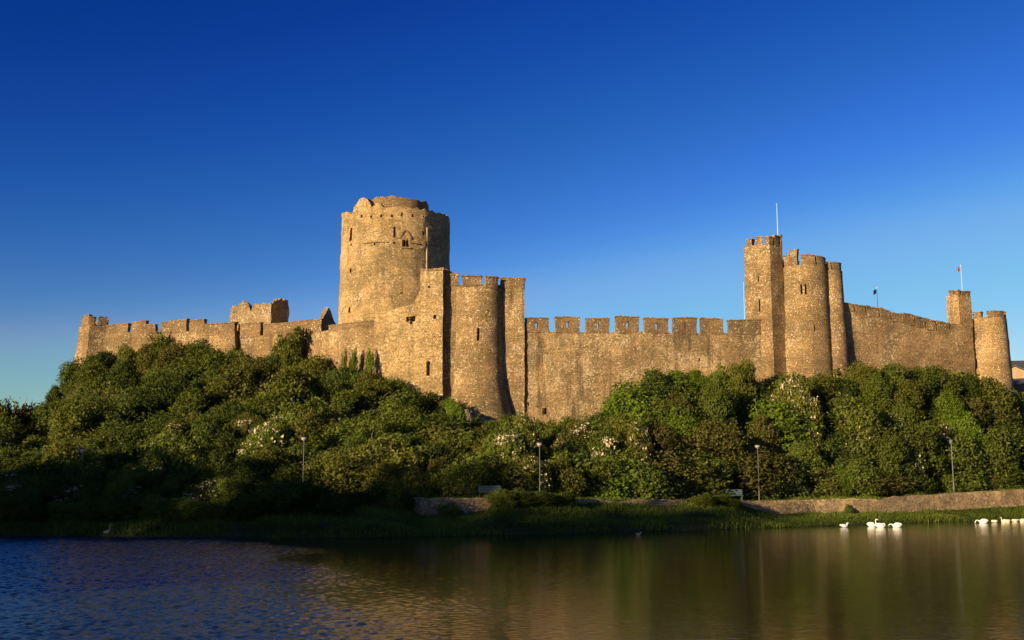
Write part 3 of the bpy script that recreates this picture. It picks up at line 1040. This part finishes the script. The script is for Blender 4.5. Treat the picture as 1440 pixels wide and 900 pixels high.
# ------------------------------------------------------------------ birds
def bird(name, label, cat, px, py, flip, scale, pose, mat, beak=BEAKM, group=None, z=0.0, Y=None):
    c = PZ(px, py, z)
    if Y: c = Vector(P(px, py, Y))
    x, y = c.x, c.y
    root = thing(name, label, cat, (x, y, c.z), group)
    k = scale * (-1 if flip else 1); sc = scale
    def T(p): return (x + p[0] * k, y, c.z + p[1] * sc)
    body = [(-.66, .30, .015), (-.58, .27, .07), (-.45, .22, .16), (-.25, .17, .235), (0, .14, .27), (.2, .14, .245), (.34, .18, .18), (.42, .25, .115)]
    if pose == 'up':
        neck = [(.45, .36, .075), (.45, .50, .058), (.42, .66, .05), (.44, .80, .05), (.50, .88, .055), (.58, .88, .07), (.66, .85, .055), (.72, .825, .03)]
        tip = [(.72, .825, .032), (.80, .80, .026), (.87, .785, .014)]
    elif pose == 'low':
        neck = [(.50, .30, .08), (.60, .36, .06), (.72, .38, .052), (.84, .34, .05), (.92, .26, .055), (.96, .18, .065), (.985, .11, .05), (1.0, .06, .03)]
        tip = [(1.0, .06, .03), (1.02, .02, .022), (1.03, -.02, .012)]
    elif pose == 'tuck':
        neck = [(.46, .34, .09), (.44, .44, .07), (.36, .50, .058), (.26, .49, .056), (.16, .46, .062), (.06, .43, .055), (.0, .41, .03)]
        tip = [(.0, .41, .03), (-.06, .39, .02)]
    elif pose == 'gull':
        body = [(-.60, .26, .02), (-.5, .24, .05), (-.35, .2, .11), (-.15, .16, .17), (.05, .15, .19), (.22, .19, .17), (.3, .27, .13)]
        neck = [(.33, .36, .11), (.36, .45, .105), (.42, .49, .10), (.49, .48, .06), (.52, .475, .03)]
        tip = [(.52, .475, .03), (.6, .46, .022), (.65, .44, .012)]
    else:   # heron
        body = [(-.42, .45, .012), (-.36, .47, .05), (-.22, .53, .10), (-.02, .60, .13), (.12, .68, .10), (.18, .76, .07)]
        neck = [(.20, .84, .05), (.16, .95, .038), (.13, 1.06, .034), (.17, 1.17, .036), (.24, 1.21, .045), (.31, 1.20, .025)]
        tip = [(.31, 1.20, .026), (.42, 1.18, .016), (.5, 1.165, .008)]
    allp = body + neck
    nb = len(body)
    bm = bmesh.new()
    tube(bm, [T(p) for p in allp], [p[2] * sc for p in allp], 14, [1.0 if i < nb - 2 else .85 for i in range(len(allp))])
    obj('body', bm, mat, root, smooth=70)
    bm = bmesh.new()
    tube(bm, [T(p) for p in tip], [p[2] * sc for p in tip], 8, .8)
    obj('beak', bm, beak, root, smooth=60)
    for sg in (-1, 1):
        bm = bmesh.new()
        off = .20 if pose in ('up', 'low', 'tuck') else (.12 if pose == 'gull' else .085)
        zb = 0 if pose != 'heron' else .36
        ws = 1 if pose != 'heron' else .62
        if pose == 'gull': ws = .8
        pts = [(.26, .24, .05), (.15, .32, .13), (-.04, .37, .18), (-.26, .39, .165), (-.46, .37, .10), (-.62, .35, .02)] if pose in ('up', 'low', 'tuck') else [(.26, .26, .05), (.15, .30, .12), (-.05, .32, .16), (-.28, .34, .14), (-.48, .36, .09), (-.66, .36, .02)]
        tube(bm, [(x + p[0] * k * ws, y + sg * off * sc, c.z + (p[1] * ws + zb) * sc) for p in pts], [p[2] * sc * ws for p in pts], 10, .5)
        obj('wing', bm, mat, root, smooth=70)
    if pose == 'heron':
        for sg in (-.05, .05):
            bm = bmesh.new()
            tube(bm, [(x + .0 * k, y + sg, c.z - .1), (x, y + sg, c.z + .25 * sc), (x - .03 * k, y + sg, c.z + .52 * sc)], [.012, .013, .022], 6)
            obj('leg', bm, TIMBER, root)
    return root
GS = 'swans on the pond'
bird('swan', 'white swan with its head raised, behind two others on the pond', 'swan', 1226.8, 740.5, False, .7, 'up', SWANM, group=GS)
bird('swan', 'plump white swan preening with its neck tucked, between two other swans', 'swan', 1239, 742, False, .7, 'tuck', SWANM, group=GS)
bird('swan', 'white swan feeding with its neck bent low beside the preening swan', 'swan', 1261, 741.5, True, .72, 'low', SWANM, group=GS)
bird('swan', 'white swan feeding with bent neck, leading the line near the grass', 'swan', 1382.5, 735.8, True, .75, 'low', SWANM, group=GS)
bird('swan', 'small cream swan resting alone in the gap of the line', 'swan', 1398, 735.2, True, .50, 'tuck', CYGM, group=GS)
bird('swan', 'cream swan with raised neck close beside a smaller one', 'swan', 1412, 734.4, True, .52, 'up', CYGM, group=GS)
bird('swan', 'small cream swan tucked up against one with a raised neck', 'swan', 1417, 734.4, False, .48, 'tuck', CYGM, group=GS)
bird('swan', 'round cream swan alone, second from the east end of the line', 'swan', 1427.5, 734.0, False, .5, 'tuck', CYGM, group=GS)
bird('swan', 'cream swan at the very end of the line by the frame edge', 'swan', 1437.5, 733.8, True, .55, 'low', CYGM, group=GS)
bird('gull', 'grey and white gull floating alone by the dark bank', 'gull', 1187.5, 741.5, False, .72, 'gull', plain('pale_grey_feathers', (.52, .54, .58), .7, .2, 6), group=None)
bird('gull', 'tiny pale gull on the water below the shaded grass bank', 'gull', 898, 752.5, False, .4, 'gull', GREYF)
bird('heron', 'grey heron standing at the water edge under the west bushes', 'heron', 151, 756.5, False, .72, 'heron', GREYF, BEAKM)

# ------------------------------------------------------------------ vegetation
rng = np.random.default_rng(11)
def unit(v):
    return v / np.maximum(1e-6, np.linalg.norm(v, axis=-1, keepdims=True))
def leaf_faces(c, nrm, size, r, aspect=.55):
    n = len(c)
    t = unit(np.cross(nrm, r.normal(size=(n, 3))))
    b = np.cross(nrm, t)
    s_ = size[:, None]
    return np.stack([c - t * s_ * .6, c + b * s_ * aspect * .6, c + t * s_ * .6, c - b * s_ * aspect * .6], axis=1)
def crown_arrays(seed, n=5200, lobes=14, leaf=.06, rx=.33, zc=.5, rz=.34, lr=(.13, .24), sprig=6, skirt=True):
    r = np.random.default_rng(seed)
    L = []
    for k in range(lobes):
        d = unit(r.normal(size=3)); q = r.random() ** .4
        L.append((d[0] * rx * q, d[1] * rx * q, zc + d[2] * rz * q * .85, r.uniform(*lr)))
    if skirt:
        for k in range(5):
            a = 2 * math.pi * (k + r.random()) / 5
            L.append((math.cos(a) * rx * .85, math.sin(a) * rx * .85, .16 + .1 * r.random(), r.uniform(.12, .18)))
    L = np.array(L)
    ns = n // sprig
    w = L[:, 3] ** 2; w /= w.sum()
    li = r.choice(len(L), ns, p=w)
    d = unit(r.normal(size=(ns, 3)) + np.array([0, 0, .12]))
    rad = L[li, 3] * (.62 + .48 * r.random(ns) ** .6)
    sc = L[li, :3] + d * rad[:, None]
    sd = unit(d + .5 * unit(sc - np.array([0, 0, zc])))
    st = np.clip(.5 + .22 * r.normal(size=ns) + .25 * (r.random(len(L))[li] - .5), 0, 1)
    c = np.repeat(sc, sprig, 0) + r.normal(size=(ns * sprig, 3)) * .030
    nr = unit(np.repeat(sd, sprig, 0) + r.normal(size=(ns * sprig, 3)) * .8)
    size = leaf * r.uniform(.65, 1.35, ns * sprig)
    tint = np.clip(np.repeat(st, sprig) + .18 * r.normal(size=ns * sprig), 0, 1)
    c[:, 2] = np.maximum(c[:, 2], .01)
    return leaf_faces(c, nr, size, r), tint, L
CROWNS, BLOOMS = [], []
for k in range(13):
    if k < 9: V, t, L = crown_arrays(100 + k, 13000, 15 + k % 5, .037)
    else: V, t, L = crown_arrays(100 + k, 13000, 17, .037, .27, .5, .44, (.11, .19))      # taller, more upright growth
    CROWNS.append(quad_mesh('crown', V, t, [LEAF['mid green']]))
    if k < 5:
        r = np.random.default_rng(500 + k)
        pick = r.choice(len(L), 8 + k, replace=False)
        cs = []
        for li in pick:
            m = int(r.integers(8, 26))
            d = unit(r.normal(size=(m, 3)) + np.array([-.3, -.6, .7]))
            cc = L[li, :3] + d * (L[li, 3] * 1.04)
            for q in cc:
                mm_ = int(r.integers(2, 8))
                cs.append(q + r.normal(size=(mm_, 3)) * np.array([.03, .03, .016]))
        cs = np.concatenate(cs)
        V2 = leaf_faces(cs, unit(r.normal(size=cs.shape) + np.array([-.4, -.8, .6])), .034 * r.uniform(.6, 1.3, len(cs)), r, .8)
        BLOOMS.append(quad_mesh('blossom', V2, r.random(len(cs)), [BLOSSOM]))
# looser open crowns for young trees, spindly ones for wall-top sprays
OPEN = []
for k in range(3):
    V, t, L = crown_arrays(300 + k, 2200, 16, .045, .34, .62, .30, (.07, .15), 8, False)
    OPEN.append(quad_mesh('crown', V, t, [LEAF['olive']]))

def trunk_mesh(seed, top=.6, r0=.028):
    r = random.Random(seed)
    bm = bmesh.new()
    x = y = 0.
    pts = [(0, 0, -.06)]
    for k in range(1, 7):
        x += r.uniform(-.02, .02); y += r.uniform(-.02, .02)
        pts.append((x, y, top * k / 6))
    tube(bm, pts, [r0 * (1.25 if k == 0 else 1 - .8 * k / 6) for k in range(7)], 7)
    for k in range(6):
        i = r.randint(2, 5); a = r.uniform(0, 6.28); l = r.uniform(.16, .32)
        p = Vector(pts[i])
        e = p + Vector((math.cos(a) * l, math.sin(a) * l, l * r.uniform(.5, 1.1)))
        m = p.lerp(e, .5) + Vector((0, 0, -.02))
        tube(bm, [p, m, e], [r0 * .5, r0 * .35, r0 * .12], 5)
    me = bpy.data.meshes.new('trunk')
    bm.to_mesh(me); bm.free()
    me.materials.append(BARK)
    return me
TRUNKS = [trunk_mesh(k) for k in range(4)]
TTR = [trunk_mesh(20 + k, .85, .016) for k in range(2)]

def setmat(o, m):
    o.material_slots[0].link = 'OBJECT'
    o.material_slots[0].material = m
PLANTS = []
def plant(x, y, w, h, kind, seed, bloom=False, openc=False, z=None, name='bush', sink=.3):
    r = random.Random(seed)
    z = gz(x, y) if z is None else z
    root = bpy.data.objects.new('flowering_bush' if bloom else name, None)
    root.empty_display_size = .5
    root.location = (x, y, z - sink)
    root.rotation_euler = (0, 0, r.uniform(0, 6.28) if not bloom else r.uniform(-.5, .5))
    root.scale = (w, w * r.uniform(.85, 1.1), h + sink)
    link(root)
    k = r.randrange(len(BLOOMS)) if bloom else r.randrange(len(CROWNS))
    c = bpy.data.objects.new('crown', r.choice(OPEN) if openc else CROWNS[k]); link(c); c.parent = root
    setmat(c, LEAF[kind])
    t = bpy.data.objects.new('trunk', r.choice(TTR if openc else TRUNKS)); link(t); t.parent = root
    if bloom:
        b = bpy.data.objects.new('blossom', BLOOMS[k]); link(b); b.parent = root
    px, py = proj(x, y, z + h * .6)
    PLANTS.append(dict(o=root, px=px, py=py, kind=kind, bloom=bloom, h=h, w=w, open=openc, name=name))
    return root

OUT = [(-60, 560), (0, 566), (25, 572), (38, 580), (46, 556), (60, 527), (80, 503), (104, 494), (130, 489), (160, 484), (200, 482), (215, 474), (235, 472), (255, 484), (270, 478),
       (290, 484), (330, 488), (370, 496), (395, 494), (415, 478), (435, 488), (460, 505), (480, 512), (500, 510), (525, 516), (560, 531), (590, 546),
       (615, 556), (640, 566), (655, 582), (680, 596), (700, 592), (720, 582), (740, 580), (760, 592), (800, 590), (838, 586), (850, 572), (870, 558), (885, 538),
       (900, 524), (930, 516), (960, 521), (1000, 512), (1040, 504), (1055, 516), (1066, 533), (1080, 541), (1095, 527), (1110, 522), (1140, 527), (1190, 527),
       (1210, 516), (1235, 509), (1260, 513), (1300, 516), (1330, 520), (1350, 516), (1380, 527), (1420, 542), (1440, 547), (1500, 552), (1600, 560)]
def out(px): return float(np.interp(px, [a for a, _ in OUT], [b for _, b in OUT]))

def place(px, ytop, Y, w, kind, seed, bloom=False, openc=False, hmin=2.0, hmax=7.5, name='bush'):
    q = px
    zt = ZY(ytop, Y)
    x = P(px, ytop + 15, Y).x
    zg = gz(x, Y)
    h = zt - zg
    if name == 'bush' and not openc: Y = max(Y, float(Yw(px)) + PATHW + 1.7 + .46 * w); x = P(px, ytop + 15, Y).x; zt = ZY(ytop, Y); zg = gz(x, Y); h = zt - zg
    h2 = max(h, hmin, min(.85 * w, h + 2.4))
    return plant(x, Y, w, h2 * 1.10, kind, seed, bloom, openc, z=zt - h2, name=name)

R = random.Random(5)
KINDS = ['mid green', 'mid green', 'dark green', 'olive', 'mid green', 'olive', 'dark green', 'mid green', 'mid green', 'olive', 'bright green', 'brownish']
ROWS = 6
for row in range(ROWS):
    px = -30 + (row % 2) * 17
    n = 0
    while px < 1475:
        step = R.uniform(30, 46)
        q = px
        yp = float(Yw(q)) + PATHW + 3.2
        yc = float(Yc(q)) - 2.4
        t = row / (ROWS - 1)                       # 0 = at the castle foot, 1 = at the path
        if 0 < row: t = min(1, max(.06, t + R.uniform(-.11, .11)))
        Y = yc + (yp - yc) * (t ** .9) + (R.uniform(-2.8, 2.8) if 0 < row < ROWS - 1 else R.uniform(-.8, .8))
        top = out(px - 24) if px < 118 else out(px)
        low = 655 if 560 > top else 660
        ytop = top + (low - top) * (t ** .95) + R.uniform(-9, 7)
        if row == 0: ytop = top + R.uniform(-2, 5)
        w = (R.uniform(4.4, 6.6) if R.random() < .65 else R.uniform(7, 9.5)) * (.8 if row == 0 else 1.0)
        kind = R.choice(KINDS)
        if 430 < px < 640 and row > 0 and kind == 'brownish': kind = 'olive'
        if px < 380 and row >= 3: kind = R.choice(['dark green', 'mid green', 'dark green'])
        place(px, ytop, Y, w, kind, 1000 + row * 100 + n)
        n += 1
        px += step * (1.0 if row else .92)
# shrubs the photo singles out: blossom, bright and brownish ones, sprays at the wall foot
SPECIAL = [
    (262, 586, .55, 5.0, 'olive', 1), (375, 585, .72, 5.2, 'mid green', 1), (345, 578, .5, 4.2, 'olive', 1), (170, 598, .6, 5.0, 'dark green', 1),
    (200, 645, .85, 4.6, 'dark green', 1), (25, 648, .9, 5.0, 'dark green', 1), (712, 590, .6, 5.2, 'mid green', 1), (735, 582, .35, 3.8, 'olive', 1),
    (745, 640, .9, 4.2, 'olive', 1), (665, 648, .9, 3.6, 'mid green', 1), (810, 592, .4, 5.0, 'olive', 1), (850, 604, .6, 4.6, 'mid green', 1),
    (895, 592, .7, 3.2, 'olive', 1), (905, 655, .95, 4.0, 'mid green', 1), (1108, 524, .2, 4.6, 'olive', 1), (1130, 548, .4, 4.4, 'olive', 1),
    (1205, 568, .45, 5.4, 'olive', 1), (1262, 566, .4, 4.0, 'mid green', 1), (1275, 612, .65, 4.2, 'mid green', 1), (1322, 594, .55, 4.0, 'olive', 1),
    (1405, 640, .85, 4.4, 'mid green', 1), (1270, 540, .25, 4.6, 'olive', 0),
    (692, 593, .10, 3.4, 'mid green', 0), (672, 590, .03, 2.6, 'mid green', 0), (690, 593, .03, 2.4, 'olive', 0), (712, 586, .05, 2.6, 'mid green', 0),
    (868, 559, .12, 3.4, 'bright green', 0), (1335, 550, .35, 4.6, 'bright green', 0), (1350, 575, .5, 4.6, 'bright green', 0), (640, 560, .15, 2.6, 'bright green', 0),
    (1188, 655, .95, 3.2, 'bright green', 0), (790, 690, .99, 1.5, 'bright green', 0), (1392, 655, .97, 2.4, 'brownish', 0), (785, 640, .85, 3.0, 'olive', 0),
    (1050, 622, .75, 3.6, 'olive', 0), (620, 640, .85, 3.8, 'brownish', 0), (100, 570, .5, 5.5, 'olive', 0), (95, 620, .8, 5.5, 'olive', 0),
]
for i, (px, top, t, w, kind, bl) in enumerate(SPECIAL):
    yp = float(Yw(px)) + PATHW + 2.6; yc = float(Yc(px)) - 2.4
    place(px, top, yc + (yp - yc) * (t ** .9) - (1.6 if bl else .4), w, kind, 7000 + i, bool(bl), hmin=1.2)
for i, (px, top, w, kind) in enumerate([(228, 470, 3.4, 'mid green'), (415, 466, 4.6, 'olive'), (398, 474, 3.0, 'mid green'), (272, 476, 2.8, 'mid green'), (520, 492, 1.3, 'bright green'),
                                        (498, 492, 1.1, 'bright green'), (484, 496, 1.2, 'olive'), (330, 488, 2.4, 'bright green'),
                                        (22, 560, 5.5, 'brownish'), (4, 566, 6.0, 'olive'), (-25, 560, 6.0, 'dark green'), (855, 572, 1.6, 'olive')]):
    place(px, top, float(Yc(px)) - (2.0 if px > 60 else 14), w, kind, 8000 + i, openc=True, hmin=2, hmax=9, name='sapling' if px > 60 else 'tree')
# low bushes on the shaded bank, west end
i = 0
for px in list(range(-20, 350, 30)):
    for dd in (.25, .62, 1.0):
        q = px + R.uniform(-8, 8)
        Y = float(Yb(q)) + 1.2 + (float(Yw(q)) - float(Yb(q))) * dd
        plant(XQ(q, Y), Y, R.uniform(2.6, 3.6), R.uniform(1.0, 2.0) + dd * 1.0, R.choice(['dark green', 'dark green', 'mid green']), 9000 + i, bloom=(i % 9 == 4), name='bush')
        i += 1
for q, dd, w, h in ((375, .9, 3.4, 2.0), (405, .7, 4.4, 2.3), (440, .9, 4.0, 1.8), (470, .6, 3.6, 1.5), (500, .9, 3.0, 1.1), (535, .95, 3.0, 1.8), (555, .8, 3.2, 2.0), (572, .9, 2.2, 1.5),
                    (630, .86, 2.2, 1.35), (705, .9, 2.8, 1.2), (735, .9, 3.0, 1.3), (765, .88, 3.0, 1.2), (795, .9, 2.6, 1.1), (985, .9, 3.0, 1.0), (1012, .9, 2.6, 1.1), (1028, .8, 2.4, .9), (1192, .92, 1.0, 1.1)):
    Y = float(Yb(q)) + (float(Yw(q)) - float(Yb(q))) * dd
    plant(XQ(q, Y), Y, w, h, 'dark green' if q < 600 else 'mid green', 9500 + int(q), name='bush')

# labels that single each plant out
MARKS = [(-40, 40, 'far west edge'), (40, 95, 'steep west shoulder'), (95, 160, 'west turret'), (160, 245, 'west wall merlons'), (245, 325, 'pale blotched wall'),
         (325, 400, 'small ruined tower'), (400, 475, 'dark gable'), (475, 560, 'keep'), (560, 640, 'square turret'), (640, 715, 'splayed flanking tower'), (715, 790, 'west slotted merlons'),
         (790, 865, 'streaked wall face'), (865, 950, 'middle slotted merlons'), (950, 1040, 'east slotted merlons'), (1040, 1105, 'angular gate tower'), (1105, 1180, 'round gate tower'),
         (1180, 1250, 'start of east wall'), (1250, 1330, 'middle of east wall'), (1330, 1375, 'corner turret'), (1375, 1425, 'easternmost tower'), (1425, 1600, 'slate roofed houses')]
def band(py):
    return 'at wall foot' if py < 560 else 'high up' if py < 595 else 'midslope' if py < 630 else 'low down' if py < 668 else 'by the path' if py < 697 else 'on the bank'
cells = {}
for p in PLANTS:
    mk = next((m[2] for m in MARKS if m[0] <= p['px'] < m[1]), 'far west edge')
    bd = band(p['py'])
    if p['o'].name.split('.')[0] == 'tree': bd = 'beyond the hill'
    nm = ('cream flowered ' if p['bloom'] else '') + p['kind'] + (' young tree' if p['name'] == 'sapling' else ' tree' if p['name'] == 'tree' else ' bush')
    cells.setdefault((nm, bd, mk), []).append(p)
SIDE = {1: [''], 2: ['west', 'east'], 3: ['west', 'middle', 'east'], 4: ['westmost', 'inner west', 'inner east', 'eastmost'],
        5: ['westmost', 'inner west', 'middle', 'inner east', 'eastmost']}
for (nm, bd, mk), ps in cells.items():
    ps.sort(key=lambda p: p['px'])
    names = SIDE.get(len(ps)) or [w for w in ('first', 'second', 'third', 'fourth', 'fifth', 'sixth', 'seventh', 'eighth', 'ninth', 'tenth')]
    for p, s_ in zip(ps, names):
        lab = f'{nm} {bd} below the {mk}' if 'edge' not in mk and 'shoulder' not in mk else f'{nm} {bd} at the {mk}'
        if s_: lab += f', {s_} one'
        tag(p['o'], lab, 'bush' if 'bush' in p['o'].name else 'tree', 'bushes clothing the castle slope' if 'bush' in p['o'].name else 'young trees around the castle')

# ivy and brambles filling the slope between the bushes
def scatter(n, qa, qb, ya, yb_, r):
    q = r.uniform(qa, qb, n); t = r.random(n)
    Y0, Y1 = ya(q), yb_(q)
    y = Y0 + (Y1 - Y0) * t
    x = (q - 720) * y / KQ
    z = np.array([gz(a, b) for a, b in zip(x, y)])
    return q, x, y, z
r = np.random.default_rng(3)
q, x, y, z = scatter(46000, -120, 1560, lambda q: Yw(q) + PATHW + 2.4, lambda q: Yc(q) - .5, r)
lump = np.array([noise.noise(Vector((a * .35, b * .35, 2))) for a, b in zip(x, y)])
c = np.stack([x, y, z + .15 + r.random(len(x)) * (.9 + .9 * lump)], 1)
V = leaf_faces(c, unit(r.normal(size=c.shape) * .7 + np.array([-.2, -.6, .7])), r.uniform(.2, .42, len(c)), r, .7)
me = quad_mesh('ivy_ground_cover', V, np.clip(.45 + .35 * lump + .2 * r.normal(size=len(c)), 0, 1), [IVYM])
tag(link(bpy.data.objects.new('ivy_ground_cover', me)), 'tangle of ivy and brambles covering the slope under the bushes', 'ground cover', kind='stuff')
# grass on the bank and along the path verge
qq, xx, yy, zz = scatter(95000, -150, 1600, lambda q: Yb(q) + .05, lambda q: Yw(q) - .05, r)
q2, x2, y2, z2 = scatter(22000, 330, 1600, lambda q: Yw(q) + PATHW + .35, lambda q: Yw(q) + PATHW + 4.6, r)
q3, x3, y3, z3 = scatter(2600, -150, 1500, lambda q: Yw(q) + .1, lambda q: Yw(q) + .55, r)
x, y, z = np.concatenate([xx, x2, x3]), np.concatenate([yy, y2, y3]), np.concatenate([zz, z2, z3])
tall = np.array([noise.noise(Vector((a * .3, b * .5, 9))) for a, b in zip(x, y)])
patchy = np.array([noise.noise(Vector((a * .11, b * .25, 21))) for a, b in zip(x, y)])
hgt = r.uniform(.07, .26, len(x)) * np.clip(1.0 + 1.5 * tall + 1.2 * patchy, .35, 2.6)
hgt[len(xx) + len(x2):] *= .8
a = r.uniform(0, 6.283, len(x)); wd = r.uniform(.03, .07, len(x))
dx, dy = np.cos(a) * wd, np.sin(a) * wd
lean = r.normal(size=(len(x), 2)) * .09
V = np.stack([np.stack([x - dx, y - dy, z - .03], 1), np.stack([x + dx, y + dy, z - .03], 1), np.stack([x + lean[:, 0], y + lean[:, 1], z + hgt], 1)], 1)
me = quad_mesh('grass', V, np.clip(.42 + .5 * tall + .7 * patchy + .2 * r.normal(size=len(x)), 0, 1), [GRASSM], per=3)
tag(link(bpy.data.objects.new('grass', me)), 'rough grass on the pond bank and path verge', 'grass', kind='stuff')

# grey rock cropping out beside the flanking tower
bm = bmesh.new()
bmesh.ops.create_icosphere(bm, subdivisions=4, radius=1)
pc = P(654, 578, 116.2)
for v in bm.verts:
    d = noise.noise_vector(v.co * 1.6) * .35 + noise.noise_vector(v.co * 4) * .14
    v.co = Vector((pc.x + (v.co.x + d.x) * 1.25, pc.y + (v.co.y + d.y) * 1.3, pc.z - 2.4 + (v.co.z + d.z) * 2.4))
tag(obj('rock_outcrop', bm, ROCK, origin=(pc.x, pc.y, pc.z - 3)), 'craggy grey rock cropping out beside the splayed foot of the round tower', 'rock')

# woodland on the rise west of the pond, outside the picture, whose evening shadow lies over the bank
Vs, Ts = [], []
r = np.random.default_rng(77)
base, bt, _ = crown_arrays(900, 600, 14, .12, .36, .55, .36, (.14, .24), 8)
for k in range(100):
    y = r.uniform(-45, 230); x = r.uniform(-136, -95)
    w, h = r.uniform(9, 13), r.uniform(9, 16.5)
    xx_ = x - .15 * (y - 60)
    a = r.uniform(0, 6.28)
    B = base.copy()
    bx = B[..., 0] * math.cos(a) - B[..., 1] * math.sin(a); by = B[..., 0] * math.sin(a) + B[..., 1] * math.cos(a)
    B = np.stack([bx * w + xx_, by * w + y, B[..., 2] * h + hill_z(x, y) - .5], -1)
    Vs.append(B); Ts.append(bt)
me = quad_mesh('woodland', np.concatenate(Vs), np.concatenate(Ts), [LEAF['dark green']])
tag(link(bpy.data.objects.new('woodland', me)), 'dense woodland on the rise west of the pond', 'woodland', kind='stuff')
